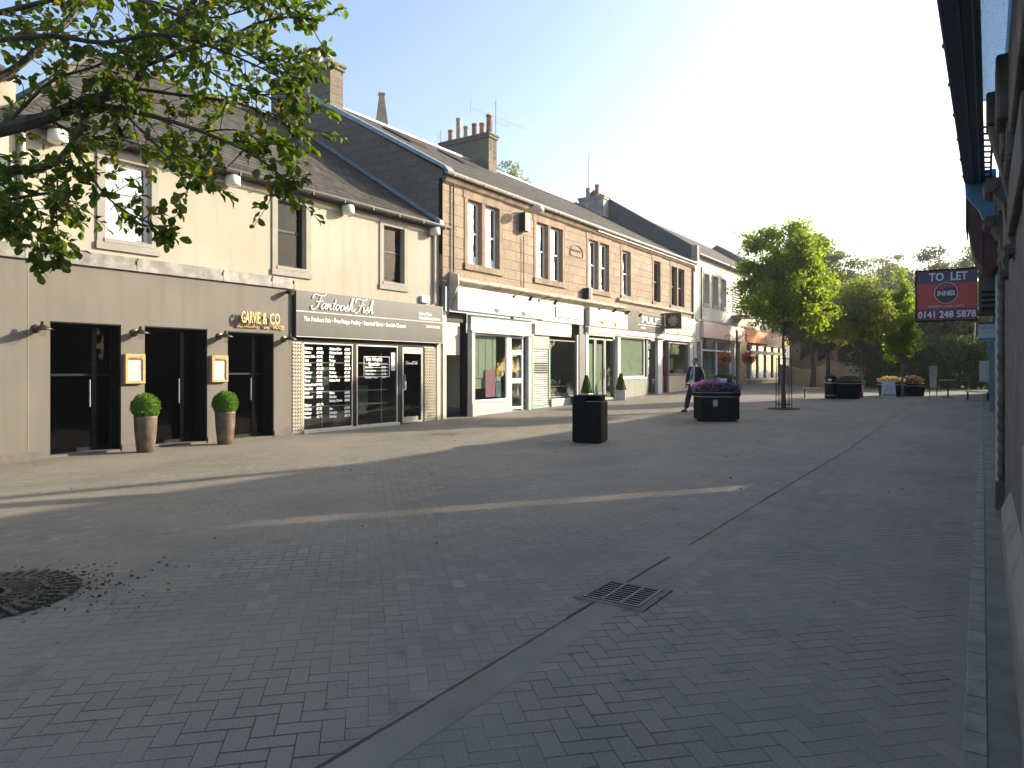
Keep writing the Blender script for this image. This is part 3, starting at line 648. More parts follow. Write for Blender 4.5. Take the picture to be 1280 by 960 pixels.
# floodlight on arm + sensors
fl=thing('floodlight','round floodlight on a wall arm with black control box, between the first two window pairs','floodlight',(XF,21.0,6.9))
m=MB(); m.tube([(XF,21.0,7.02),(XF+.3,21.0,7.14),(XF+.5,21.0,7.12)],.03,6); m.build('arm',pvc,fl)
m=MB(); m.lathe([(0,.13),(.12,.12),(.2,.05),(.22,-.06),(.18,-.12),(.0,-.16)],(XF+.66,21.0,7.1),16,cap=False); m.build('lamp_housing',M('ivory_lamp',(.55,.5,.4),.5,.1),fl,smooth=True)
MB().box(XF+.02,XF+.26,20.8,21.02,6.35,7.0).build('control_box',black,fl,bevel=.01)
MB().box(XF+.02,XF+.262,21.025,21.1,6.35,7.0).build('cover_plate',white,fl)
al=thing('burglar_alarm','small white and dark alarm box over the dark pier left of the yellow lettered sign','alarm box',(XF,25.6,4.5))
MB().box(XF+.0,XF+.28,25.55,25.75,4.38,4.82).build('box',black,al,bevel=.01); MB().box(XF,XF+.284,25.755,25.83,4.38,4.82).build('cover_plate',white,al)
# ---------------- shops below
def fascia(par,y0,y1,z0,z1,mat,pr=.16,zl=0):
    return MB().box(XF-.02,XF+pr,y0,y1,z0,z1).build('fascia',mat,par,bevel=.008)
# white shop
ws=thing('white_shopfront','white painted shopfront with blank white fascia, pink poster and glazed door','shopfront',(-13.6,19.5,0))
f=fascia(ws,17.0,22.0,3.33,4.06,white,.25); m=MB(); m.box(XF+.25,XF+.256,17.02,18.45,3.34,4.05); m.build('cream_panel',cream,f)
m=MB(); 
for y in (18.95,19.5): m.box(XF+.25,XF+.253,y,y+.008,3.34,4.05)
m.build('panel_joint',pvc,f)
m=MB(); m.prism([(XF-.1,16.92,4.55),(XF+.32,16.92,4.40),(XF+.34,16.92,4.1),(XF+.05,16.92,3.5),(XF-.1,16.92,3.2)],(0,.06,0)); m.build('end_bracket',M('weathered_cream_bracket',(.5,.46,.36),.8,.3,5),ws)
m=MB(); m.box(XF-.1,XF+.05,17.95,21.55,2.78,3.26); m.box(XF-.1,XF+.12,17.92,21.6,2.70,2.775); m.box(XF-.08,XF+.10,17.94,18.1,.0,2.70); m.box(XF-.08,XF+.09,21.3,21.5,.05,2.70); m.box(XF-.08,XF+.14,17.92,18.14,.0,.45)
m.box(XF-.08,XF+.04,18.1,20.2,.0,.46); m.box(XF-.06,XF+.06,18.1,20.25,.46,.50); m.build('timber_surround',white,ws,bevel=.006)
m=MB(); m.frame(XF,18.12,20.12,.5,2.68,.045,-.1,-.05); m.box(XF-.1,XF-.03,20.12,20.3,.05,2.7); wf=m.build('window',white_up,ws)
MB().box(XF-.08,XF-.075,18.14,20.1,.52,2.66).build('pane',G_shop,wf)
m=MB(); 
for k in range(7): m.box(XF-.15-.01*(k%2),XF-.14-.01*(k%2),18.2+k*.2,18.4+k*.2,1.25,2.66)
m.box(XF-.5,XF-.48,18.15,20.1,.9,1.3); m.box(XF-.2,XF-.19,18.15,19.0,.9,1.25); m.build('blind',M('pale_green_blind',(.66,.70,.60),.8,.08,3),wf)
MB().box(XF-.12,XF-.10,18.95,19.5,.62,1.52).build('pink_poster',M('pink_poster_print',(.75,.32,.48),.7,.2,30),wf)
MB().box(XF-.12,XF-.10,19.56,19.80,1.32,1.56).build('orange_notice',M('orange_notice_print',(.7,.42,.05),.7,.3,25),wf)
MB().box(XF-.12,XF-.10,19.55,19.84,.60,1.12).build('blue_poster',M('blue_poster_print',(.25,.38,.55),.7,.6,16),wf); MB().box(XF-.12,XF-.10,19.58,19.82,1.14,1.30).build('notice',paper,wf)
m=MB(); m.frame(XF,20.32,21.12,.07,2.12,.08,-.09,-.03); m.box(XF-.09,XF-.03,20.4,21.04,1.05,1.22); m.box(XF-.09,XF-.03,20.4,21.04,.1,.24); m.frame(XF,20.32,21.12,2.14,2.66,.05,-.09,-.03)
dr=m.build('door',white_up,ws); MB().box(XF-.07,XF-.065,20.38,21.06,.2,2.08).box(XF-.07,XF-.065,20.36,21.08,2.18,2.62).build('pane',G_shop,dr)
m=MB()
for a,b_,c,d in ((20.42,20.52,1.5,1.75),(20.42,20.52,1.25,1.45),(20.8,20.98,1.5,1.9),(20.75,20.95,1.25,1.45),(20.82,21.0,.62,.9)): m.box(XF-.1,XF-.09,a,b_,c,d)
m.build('door_notice',M('mixed_notice',(.4,.45,.4),.7,.5,30),dr)
room_box(ws,XF-.11,18.1,21.2,.3,2.7,2.2,M('pale_shop_interior',(.28,.27,.23),.8,.2,1))
# recessed close entrance
cl=thing('close_entrance','narrow black recessed passage doorway between the fish shop and the white shop','doorway',(-13.6,17.3,0))
m=MB(); m.box(XF-.3,XF+.0,16.62,16.78,-.02,3.28); m.build('post',cream,cl)
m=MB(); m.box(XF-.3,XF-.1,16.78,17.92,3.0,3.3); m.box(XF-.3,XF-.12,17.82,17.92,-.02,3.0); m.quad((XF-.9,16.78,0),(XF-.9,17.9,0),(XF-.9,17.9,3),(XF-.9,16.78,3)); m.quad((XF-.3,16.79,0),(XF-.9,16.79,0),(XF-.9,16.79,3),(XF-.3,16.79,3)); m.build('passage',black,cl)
MB().box(XF-.24,XF-.2,16.82,17.7,1.98,2.88).build('overpanel',cream,cl)
# arms with spot lamps on fascias
def spot_arm(Y,Z,label,c=[None]):
    if c[0]: return dup(c[0],label,(XF+.25,Y,Z),0,'long armed spotlights over the shop fascias')
    t=thing('fascia_spotlight',label,'spotlight',(XF+.25,Y,Z),0,'long armed spotlights over the shop fascias')
    MB().tube([(0,0,0),(.3,0,.10),(.55,0,.06),(.68,0,-.06)],.012,6).build('arm',iron,t,world=False); MB().tube([(.74,0,-.02),(.62,0,-.16)],[.035,.06],10).build('lamp_head',iron,t,world=False)
    MB().box(-.01,.02,-.05,.05,-.05,.05).build('wall_plate',iron,t,world=False); c[0]=t
for y,z,l in ((20.1,4.0,'thin black spotlight arm over the middle of the blank white fascia'),(21.75,4.0,'thin black spotlight arm where the white fascia meets the pale green one'),(26.6,4.05,'thin black spotlight arm at the left of the white and yellow shop sign'),(27.9,4.05,'thin black spotlight arm at the centre of the white and yellow shop sign'),(29.2,4.02,'thin black spotlight arm at the right end of the white and yellow shop sign')): spot_arm(y,z,l)
# green shop
gs=thing('green_shopfront','pale green shopfront with a white slatted shutter panel, small plate sign and dark display window','shopfront',(-13.6,23.5,0))
f=fascia(gs,22.02,25.2,3.30,4.05,M('sage_fascia',(.50,.50,.42),.6,.06,1.5,streak=.15),.22)
m=MB(); m.box(XF+.22,XF+.26,22.98,24.75,3.50,3.88); m.build('sign_plate',M('pale_mint_plate',(.60,.68,.58),.5,.05),f)
fit('HOME CARE',.2,XF+.262,23.2,24.5,3.6).build('lettering',fw,f)
MB().box(XF-.06,XF+.10,21.72,24.4,2.78,3.18).build('shutter_box',M('cream_shutter_box',(.55,.50,.38),.5,.06),gs,bevel=.01)
MB().box(XF-.06,XF+.02,21.66,21.76,.1,2.78).box(XF-.06,XF+.02,21.76,22.85,2.3,2.78).box(XF-.06,XF+.02,21.76,22.85,.1,.2).box(XF-.06,XF+.02,22.85,22.93,.1,2.3).build('green_surround',M('mint_green_paint',(.22,.42,.26),.5,.06),gs)
m=MB(); m.box(XF-.05,XF-.03,21.77,22.85,.2,2.3)
z=.22
while z<2.28:
    m.prism([(XF-.03,21.78,z),(XF+.015,21.78,z+.015),(XF-.03,21.78,z+.07)],(0,1.06,0)); z+=.085
m.build('shutter',white,gs)
m=MB()
for k in range(5): m.box(XF-.02,XF+.018,21.85,22.78,1.40+k*.085,1.44+k*.085)
m.build('shutter_slot',black,gs)
m=MB(); m.frame(XF,22.93,25.0,.46,2.66,.05,-.08,-.02); wf=m.build('window',M('dark_green_frame',(.09,.11,.09),.5),gs)
MB().box(XF-.06,XF-.055,22.95,24.98,.48,2.64).build('pane',G_shop,wf)
MB().box(XF-.06,XF+.08,22.93,24.4,.1,.42).build('stall_riser',white,gs,bevel=.01)
MB().box(XF-.05,XF+.03,25.02,25.12,.1,2.9).build('white_post',white,gs)
MB().box(XF-.1,XF+.04,25.2,25.7,.0,4.05).build('pier',M('dark_grey_pier',(.10,.10,.10),.6,.15,2),gs)
room_box(gs,XF-.1,22.9,25.1,.4,2.75,1.6,M('dim_green_interior',(.07,.08,.065),.8,.4,1.5))
m=MB()
for k in range(26):
    y=22.96+R.random()*1.4; z=R.choice([.62,.98]); m.ball((XF-.25-R.random()*.3,y,z+.06),.035+R.random()*.035,6,5,(1,1,1.6))
m.box(XF-.6,XF-.12,22.95,24.35,.86,.88); m.box(XF-.6,XF-.12,22.95,24.35,.55,.57)
m.build('display_goods',M('mixed_display_goods',(.45,.40,.28),.5,.6,14),gs)
m=MB(); m.ball((XF-.5,23.5,1.35),.12,10,8); m.lathe([(.16,-.5),(.18,-.3),(.14,-.1),(.07,0)],(XF-.5,23.5,1.3),10); m.build('bust',M('tan_display_bust',(.36,.25,.17),.7),gs)
# shop 3
s3=thing('yellow_sign_shopfront','shopfront with white sign lettered in yellow over tall recessed glass doors','shopfront',(-13.6,27.5,.2))
f=fascia(s3,25.74,29.42,3.30,4.05,white,.22); MB().box(XF-.02,XF+.18,25.74,29.42,3.03,3.27).build('lower_board',cream,s3)
gold=M('golden_yellow_lettering',(.72,.50,.10),.5,.1)
fit('GOLD',.30,XF+.224,26.5,27.35,3.38).build('lettering',gold,f); fit('STAR',.30,XF+.224,27.85,28.9,3.38).build('lettering',gold,f)
m=MB(); m.box(XF+.22,XF+.226,27.25,27.29,3.85,4.0); m.box(XF+.22,XF+.226,27.17,27.37,3.91,3.94); m.frame(XF+.22,26.35,27.5,3.33,3.8,.012,0,.004); m.frame(XF+.22,27.75,29.1,3.33,3.8,.012,0,.004); m.build('emblem',M('grey_print',(.4,.4,.38),.6),f)
MB().box(XF-.1,XF+.05,25.75,25.98,.15,3.0).box(XF-.1,XF+.05,28.78,29.05,.15,3.0).build('pilaster',M('off_white_pilaster',(.6,.6,.55),.6,.08),s3)
gr=M('sage_door_frame',(.30,.33,.28),.5,.1)
for a,b_,nm in ((26.0,26.85,'side_window'),(26.9,27.75,'door'),(27.8,28.75,'door')):
    m=MB(); m.frame(XF,a,b_,.22,2.85,.07,-.16,-.1); d=m.build(nm,gr,s3); MB().box(XF-.14,XF-.134,a+.06,b_-.06,.26,2.8).build('pane',G_shop,d)
    if nm=='door': MB().tube([(XF-.06,b_-.12,1.15),(XF-.06,b_-.12,1.6)],.018,6).build('handle',alu,d)
m=MB(); m.box(XF-.17,XF-.155,26.2,26.8,.4,2.6); m.box(XF-.17,XF-.155,27.15,27.6,.4,2.6); m.build('blind',M('pale_green_blind',(.66,.70,.60)),s3)
room_box(s3,XF-.18,25.98,28.8,.2,2.95,2,M('dim_green_interior',(.07,.08,.065)))
# shop 4
s4=thing('grey_green_shopfront','shopfront with dark olive board sign, pale green blinds in the window and tiled stall riser','shopfront',(-13.6,31.6,.25))
f=fascia(s4,29.46,33.9,3.30,4.17,M('olive_board',(.16,.165,.13),.6,.1,2,streak=.4),.20)
m=MB(); y=29.5
while y<33.9: m.box(XF+.20,XF+.212,y,y+.012,3.31,4.16); y+=.11
m.build('board_joint',M('olive_board_joint',(.07,.07,.055),.8),f)
fit('PULSE',.42,XF+.215,31.0,33.5,3.72,.01,.012).build('lettering',M('cream_letter',(.75,.74,.68),.5),f)
m=MB(); m.box(XF+.2,XF+.22,30.6,33.2,3.60,3.63); t=fit('HAIR',.16,XF+.215,30.9,31.5,3.42); m.add(t.v,t.f); m.build('small_lettering',M('cream_letter',(.75,.74,.68)),f)
MB().box(XF-.05,XF+.20,29.44,34.0,3.05,3.27).build('lower_board',white,s4,bevel=.01)
m=MB(); m.frame(XF,29.2,32.0,1.15,3.0,.06,-.12,-.06); m.box(XF-.12,XF+.06,29.15,32.05,1.08,1.15); wf=m.build('window',white_up,s4); MB().box(XF-.1,XF-.094,29.25,31.95,1.2,2.95).build('pane',G_shop,wf)
MB().box(XF-.12,XF-.105,29.25,30.45,1.2,2.95).box(XF-.12,XF-.105,30.47,31.8,1.2,2.95).build('blind',M('pale_green_blind',(.66,.70,.60)),wf)
MB().box(XF-.1,XF+.02,29.1,32.1,.1,1.07).build('stall_riser',M('grey_green_tile',(.26,.28,.23),.4,.12,6,streak=.2),s4)
m=MB(); m.frame(XF,32.35,33.3,.3,2.6,.07,-.3,-.2); m.box(XF-.3,XF-.2,32.42,33.2,2.62,3.0); m.box(XF-.1,XF+.0,32.1,32.32,.2,3.0); d=m.build('door',M('dark_green_frame',(.09,.11,.09)),s4); MB().box(XF-.26,XF-.254,32.4,33.25,.35,2.55).build('pane',G_shop,d)
MB().box(XF-.24,XF-.235,32.5,33.0,1.3,2.0).box(XF-.24,XF-.235,32.5,33.0,2.1,2.45).build('door_notice',M('pale_green_notice',(.5,.58,.48),.7,.2,9),d)
room_box(s4,XF-.31,32.1,33.4,.3,3.0,1.4,void)
MB().box(XF-.1,XF+.06,33.42,34.0,.2,3.04).build('pilaster',M('off_white_pilaster',(.6,.6,.55)),s4)
# shop 5
s5=thing('maroon_door_shopfront','peach and white shopfront with maroon door and curly lettered white sign','shopfront',(-13.6,36.5,.3))
f=fascia(s5,34.05,38.6,3.35,4.3,white,.17); fit("D'Mario's",.55,XF+.174,34.6,38.2,3.62,.01,.002).build('lettering',M('grey_brown_script',(.35,.32,.28),.6),f); fit('FISH & CHIPS',.12,XF+.174,34.6,38.0,3.42).build('small_lettering',M('grey_brown_script',(.35,.32,.28)),f)
MB().box(XF-.05,XF+.12,34.0,38.6,3.02,3.33).box(XF-.06,XF+.08,38.0,38.6,.3,3.01).build('timber_surround',M('cream_white_paint',(.72,.66,.55),.5,.06),s5)
MB().box(XF-.08,XF+.03,35.0,38.0,.2,1.18).build('stall_riser',M('peach_paint',(.66,.50,.35),.6,.08,2),s5)
m=MB(); m.frame(XF,35.0,38.0,1.2,2.98,.1,-.08,.0); wf=m.build('window',M('mauve_frame',(.30,.22,.24),.5,.1),s5); MB().box(XF-.06,XF-.054,35.1,37.9,1.3,2.9).build('pane',G_shop,wf)
MB().box(XF-.08,XF-.07,35.15,36.7,2.3,2.85).box(XF-.08,XF-.07,35.15,35.8,1.5,2.1).box(XF-.08,XF-.07,36.0,37.4,1.3,1.55).build('window_display',M('window_display_mix',(.45,.46,.3),.7,.5,6),wf)
mar=M('maroon_paint',(.14,.03,.045),.4,.1)
m=MB(); m.frame(XF,34.1,34.95,.3,2.98,.08,-.25,-.12); m.box(XF-.2,XF-.17,34.2,34.87,.3,2.5); d=m.build('door',mar,s5); MB().box(XF-.165,XF-.16,34.3,34.75,1.2,2.2).build('pane',G_dark,d)
room_box(s5,XF-.1,34.98,38.1,1.0,3.0,1.8,M('pale_shop_interior',(.28,.27,.23)))
bs=thing('projecting_sign','square dark projecting sign with pale ornate emblem, high over the maroon door shop','sign',(-13.5,34.03,3.9))
MB().box(-13.3,-12.45,33.99,34.07,3.55,4.35).build('board',M('dark_brown_board',(.035,.022,.018),.5,.1),bs,bevel=.01)
m=MB(); c=(-12.88,3.95)
pts=[]
for k in range(24):
    a=2*pi*k/24; r=.27 if k%3 else .20; pts.append((c[0]+r*.95*cos(a),33.985,c[1]+r*sin(a)))
m.prism(pts,(0,-.012,0)); m.build('emblem',M('tarnished_gold',(.32,.28,.17),.5,.3,20),bs); MB().box(-13.5,-13.3,34.0,34.06,4.28,4.34).box(-13.5,-13.3,34.0,34.06,3.6,3.66).build('bracket',iron,bs)
# ---------------- C: pale rendered building with pink fascia
pb=thing('pale_building','pale grey rendered building with narrow recessed windows above the pink fascia','building',(-17,44,.4))
g0=thing  # (no-op alias keeps the helper visible)
hs=[(40.55,41.45,5.4,7.1),(42.15,43.13,5.4,7.1),(43.85,44.78,5.4,7.1),(46.1,48.1,5.1,7.0)]
m=MB(); m.wall(XF,38.72,49.0,4.2,7.95,hs,.3); m.wall(XF,49.0,61.0,4.2,7.95,[(51,52.2,5.2,6.9),(54,55.2,5.2,6.9)],.3); m.wall(XF,38.72,49.2,.2,4.2,[(39.3,40.05,.3,3.1),(40.3,46.2,.6,3.3)],.5)
m.build('wall',M('pale_grey_render',(.56,.52,.44),.85,.1,.8,.002,80,streak=.25),pb)
for i,(a,b_,c,d) in enumerate(hs[:3]): sash(pb,XF,a,b_,c,d,rec=.28,fm=M('brown_window_frame',(.12,.08,.06),.5),gm=G_dark,surround=.09,sill=True,sillm=trim,rail=0,sm_=trim)
m=MB(); z=5.15
while z<6.95: m.prism([(XF-.05,46.12,z),(XF+.03,46.12,z-.03),(XF+.03,46.12,z+.0),(XF-.05,46.12,z+.1)],(0,1.96,0)); z+=.16
m.box(XF-.3,XF-.25,46.1,48.1,5.1,7.0); m.build('louvre',M('grey_louvre',(.28,.28,.25),.6),pb)
MB().box(XF,XF+.9,46.0,48.3,4.86,5.0).build('canopy',M('dark_slate_canopy',(.06,.065,.07),.5),pb)
for a,b_ in ((51,52.2),(54,55.2)): sash(pb,XF,a,b_,5.2,6.9,rec=.2,gm=G_dark,rail=.5,sillm=trim)
m=MB(); E=-13.3; RZ2=12.3; ry=-19.7
m.quad((E,39.0,8.05),(E,61,8.05),(ry,61,RZ2-.25),(ry,39.0,RZ2-.25)); m.quad((-26.2,61,8.05),(-26.2,39.0,8.05),(ry,39.0,RZ2-.25),(ry,61,RZ2-.25)); m.quad((E,39,7.95),(-26.2,39,7.95),(-26.2,61,7.95),(E,61,7.95)); m.build('roof',slate,pb)
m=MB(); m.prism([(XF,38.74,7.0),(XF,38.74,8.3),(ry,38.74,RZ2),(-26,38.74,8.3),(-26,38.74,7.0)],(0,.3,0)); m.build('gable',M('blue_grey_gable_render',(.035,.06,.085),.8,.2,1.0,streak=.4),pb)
m=MB(); m.prism([(-13.35,38.7,8.22),(-13.35,38.7,8.36),(ry,38.7,RZ2+.12),(ry,38.7,RZ2-.02)],(0,.42,0)); m.prism([(-26,38.7,8.22),(-26,38.7,8.36),(ry,38.7,RZ2+.12),(ry,38.7,RZ2-.02)],(0,.42,0)); m.build('skew',M('dark_skew',(.05,.055,.065),.6),pb)
m=MB(); m.box(XF-.05,XF+.28,38.6,38.95,7.6,8.45); m.build('skewputt',trim,pb)
chimney(pb,-20.3,-18.7,38.0,38.7,10.6,11.85,[(-19.9,38.35,.62,terra),(-19.3,38.35,.75,terra_red)],M('pale_chimney_render',(.30,.29,.26),.8,.3,2))
gut(pb,-13.25,39.0,61,8.0,.07,gutter,2)
MB().tube([(XF+.06,39.95,7.4),(XF+.06,39.95,4.2)],.04,6).build('downpipe',iron,pb)
MB().box(XF,XF+.07,39,61,4.28,4.42).build('string_course',trim,pb)
MB().box(XF-.5,XF-.45,39.3,40.05,.3,3.1).build('door',M('brown_door',(.08,.055,.04),.6),pb)
ps=thing('pink_fascia_shopfront','shopfront with long plain pink fascia and colourful posters in its window','shopfront',(-13.4,43.5,.45))
MB().box(XF-.02,XF+.22,39.9,48.4,3.35,4.24).build('fascia',M('salmon_pink_fascia',(.74,.52,.42),.5,.05,1),ps,bevel=.01)
m=MB(); m.frame(XF,40.3,46.2,.6,3.3,.08,-.2,-.08); m.box(XF-.2,XF-.08,40.38,46.12,2.6,2.7); m.box(XF-.2,XF-.08,43.2,43.3,.68,3.2); wf=m.build('window',white_up,ps); MB().box(XF-.15,XF-.144,40.4,46.1,.7,3.2).build('pane',G_shop,wf)
MB().box(XF-.17,XF-.158,40.5,46.0,2.72,3.2).build('white_header',white,wf)
MB().box(XF-.17,XF-.16,40.5,42.2,2.25,2.6).build('red_poster',M('red_poster_print',(.5,.12,.06),.7,.3,6),wf); MB().box(XF-.17,XF-.16,40.5,42.5,1.3,2.2).build('blue_poster',M('teal_poster_print',(.05,.32,.55),.7,.5,4),wf); MB().box(XF-.17,XF-.16,40.5,42.9,.75,1.28).build('green_poster',M('green_poster_print',(.12,.52,.14),.7,.5,4),wf)
room_box(ps,XF-.22,40.3,46.2,.5,3.3,2,M('pale_shop_interior',(.28,.27,.23)))
MB().box(XF-.05,XF+.1,46.3,47.0,.3,3.34).build('pilaster',white,ps); MB().box(XF-.05,XF+.25,47.1,48.6,.3,3.34).build('pier',M('tan_stone_pier',(.42,.31,.18),.8,.15,2,streak=.2),ps)
MB().box(XF+.1,XF+.14,40.6,41.5,3.35-.55,3.34).build('hanging_board',M('dark_amber_board',(.10,.05,.02),.5),ps)
rs=thing('orange_fascia_shopfront','glazed shopfront with orange red fascia turning yellow at its right end','shopfront',(-13.4,55,.45))
m=MB(); m.box(XF-.02,XF+.25,48.65,58.4,3.35,4.2); f=m.build('fascia',M('orange_red_fascia',(.72,.20,.05),.5,.1,1),rs); MB().box(XF-.02,XF+.252,58.42,61.5,3.35,4.2).build('yellow_fascia',M('yellow_fascia',(.75,.50,.04),.5,.05),rs)
MB().box(XF+.25,XF+.27,53.6,57.6,3.55,4.0).build('sign_plate',M('pale_blue_grey_plate',(.42,.46,.48),.5,.05),f); fit('SHOPPING',.3,XF+.273,54.0,57.2,3.67).build('lettering',fw,f)
m=MB(); m.frame(XF,48.7,61.4,.75,3.3,.1,-.15,0)
for y in (50.6,52.6,54.8,57.0,59.2): m.box(XF-.15,XF,y,y+.12,.8,3.3)
m.box(XF-.15,XF,48.8,61.3,2.6,2.85); wf=m.build('window',M('pale_aqua_frame',(.45,.55,.55),.5),rs); MB().box(XF-.1,XF-.094,48.8,61.3,.8,3.25).build('pane',G_shop,wf)
MB().box(XF-.13,XF-.12,48.8,54.7,.85,2.5).box(XF-.13,XF-.12,57.1,59,.85,2.5).build('blind',M('teal_screen',(.12,.36,.44),.8,.2,1),wf)
MB().box(XF-.15,XF+.03,48.65,61.5,.3,.75).build('stall_riser',M('slate_riser',(.10,.11,.12),.6),rs)
room_box(rs,XF-.2,48.7,61.4,.6,3.3,2,M('dim_green_interior',(.07,.08,.065)))
# building D, taller gable beyond
bd=thing('slate_roofed_building','dark slate roofed gable rising behind the pale building roof','building',(-19,66,0))
m=MB(); m.prism([(-15.0,61.2,.3),(-15.0,61.2,9.55),(-19.2,61.2,12.1),(-24,61.2,9.2),(-24,61.2,.3)],(0,10,0)); m.build('wall',M('blue_grey_gable_render',(.115,.135,.15)),bd)
m=MB(); m.prism([(-13.4,61.1,8.45),(-13.4,61.1,8.65),(-19.2,61.1,12.3),(-19.2,61.1,12.1)],(0,10.4,0)); m.prism([(-25,61.1,8.45),(-25,61.1,8.65),(-19.2,61.1,12.3),(-19.2,61.1,12.1)],(0,10.4,0)); m.build('roof',slate2,bd)
# spire
sp=thing('church_spire','pale stone spire tip rising behind the sandstone roof','spire',at(477,62).to_tuple()[:2]+(0,))
c=at(477,62); Y1=EYE+62*(HZ-117)/FOC; Y0=EYE+62*(HZ-175)/FOC
m=MB(); m.lathe([(1.0,Y0-1.6),(.98,Y0),(.30,Y1-.15),(.42,Y1-.12),(.40,Y1)],(c.x,c.y,0),4); m.lathe([(1.3,0),(1.3,Y0-1.6)],(c.x,c.y,0),4); m.build('stone_shaft',M('spire_stone',(.30,.24,.17),.9,.2,1),sp)
# ================================================ end of street: cream wall with outside stair, building behind
cb=thing('cream_end_building','low cream building with sloping stair wall closing the street behind the trees','building',(-9,52,.46))
A=Vector((-12.6,54.6,0)); B=Vector((-6.5,48.6,0)); d=(B-A).normalized(); nrm=Vector((d.y,-d.x,0))
def ab(s,h,o=0): p=A+d*s+nrm*o; return (p.x,p.y,h)
Ln=(B-A).length
m=MB(); m.prism([ab(0,.3),ab(Ln-.7,.3),ab(Ln-.7,2.5),ab(4.2,1.55),ab(2.6,.9+.6),ab(0,1.9)],tuple(nrm*-.3)); m.build('stair_wall',M('sandy_cream_render',(.46,.39,.27),.85,.12,1,streak=.3),cb)
m=MB(); m.prism([ab(-1,.3,-1.6),ab(Ln,.3,-1.6),ab(Ln,4.6,-1.6),ab(-1,4.6,-1.6)],tuple(nrm*-5)); m.build('wall',M('dull_ochre_render',(.25,.21,.14),.85,.2,1),cb)
m=MB()
for s0,h0,s1 in ((.6,2.2,2.2),(2.6,2.1,4.4),(4.8,2.2,6.8)):
    m.prism([ab(s0,h0,-1.55),ab(s1,h0+.9,-1.55),ab(s1,h0+1.2,-1.55),ab(s0,h0+1.2,-1.55)],tuple(nrm*.1))
m.build('window',M('dark_window_band',(.03,.03,.03),.3),cb)
m=MB(); m.prism([ab(Ln-.7,.3,.02),ab(Ln-.35,.3,.02),ab(Ln-.35,2.6,.02),ab(Ln-.7,2.6,.02)],tuple(nrm*-.3)); m.build('white_post',white,cb)
m=MB(); m.prism([ab(Ln-.33,.3,0),ab(Ln+.5,.3,0),ab(Ln+.5,2.5,0),ab(Ln-.33,2.5,0)],tuple(nrm*-.2)); m.build('door',M('pale_blue_door',(.30,.42,.46),.5),cb)
m=MB(); m.prism([ab(-1.4,4.6,-1.2),ab(Ln+.4,4.6,-1.2),ab(Ln+.4,4.8,-1.2),ab(-1.4,4.8,-1.2)],tuple(nrm*-5.6)); m.build('roof',slate2,cb)
bt=thing('dark_shop_unit','dark shaded glazed shop unit low behind the planters at the end of the street','building',(-4,50,.46))
m=MB(); m.box(-6.3,-3.6,50.2,56,.4,2.3); m.build('wall',M('dark_brick',(.05,.045,.04),.85,.3,1),bt)  # plain dark brick colour
m=MB(); m.box(-5.9,-3.9,50.15,50.2,.5,1.4); m.build('window',M('dull_blue_glass',(.10,.13,.15),.15,.1),bt); m=MB(); m.box(-6.3,-3.6,49.9,50.2,2.26,2.36); m.build('canopy',M('pale_grey_edge',(.35,.38,.38),.5),bt)
# ================================================ right hand side, close to the camera
rb=thing('dark_stone_building','weathered dark stone shop building close against the right edge of the view','building',(2,8,0))
HB=5.9
m=MB(); m.box(.26,8,1.2,13.3,-.1,HB)
m.box(.26,.40,13.3,15.9,-.1,1.9); m.box(.26,.40,13.3,15.9,4.4,HB)
m.prism([(.26,13.3,1.9),(.26,13.52,1.9),(.26,14.07,4.4),(.26,13.3,4.4)],(.05,0,0)); m.prism([(.26,14.10,1.9),(.26,15.9,1.9),(.26,15.9,4.4),(.26,14.65,4.4)],(.05,0,0))  # slanted opening shaped to drop a streak of sunlight across the street
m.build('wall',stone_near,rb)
m=MB(); z=1.93
while z<4.4: m.box(.27,.29,13.32,15.6,z,z+.042+.01*sin(z*9)); z+=.08
m.build('light_streak_slats',iron,rb)  # slats added in the unseen opening to soften the light streak
m=MB(); m.prism([(.6,22.6,5.68),(.6,22.6,5.93),(.6,18.9,7.49),(.6,18.9,7.24)],(.12,0,0)); m.box(.5,.8,18.6,18.9,5.8,7.5); m.build('added_shadow_bar',iron,rb)  # unseen bar added to cast the slanting dark band on the paving
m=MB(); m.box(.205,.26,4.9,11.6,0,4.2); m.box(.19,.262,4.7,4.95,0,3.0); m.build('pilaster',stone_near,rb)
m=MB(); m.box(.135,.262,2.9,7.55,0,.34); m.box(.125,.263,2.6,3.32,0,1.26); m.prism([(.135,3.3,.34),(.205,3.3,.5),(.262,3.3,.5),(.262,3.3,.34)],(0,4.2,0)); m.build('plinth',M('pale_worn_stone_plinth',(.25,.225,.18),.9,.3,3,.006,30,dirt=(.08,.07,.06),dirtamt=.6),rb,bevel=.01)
m=MB()
for (x0,a,b_,z0,z1) in ((.135,3.2,5.38,3.0,3.7),(.07,5.4,5.75,3.12,3.53),(.10,5.75,6.08,3.0,3.46),(.022,6.1,6.42,3.3,3.53),(.155,4.2,7.9,2.55,2.9),(.12,6.45,9.2,3.0,3.15),(.15,6.45,9.2,3.15,3.35)): m.box(x0,.262,a,b_,z0,z1)
for y in (5.45,5.6,5.75,5.9,6.1,6.25,6.4,6.6,6.8,7.0,7.2,7.4): m.box(.125,.262,y,y+.06,2.9,3.12)
m.prism([(.03,6.15,3.3),(.10,6.15,3.02),(.17,6.15,2.7),(.262,6.15,2.6),(.262,6.15,3.3)],(0,.25,0))
m.build('cornice',stone_near,rb,bevel=.02)
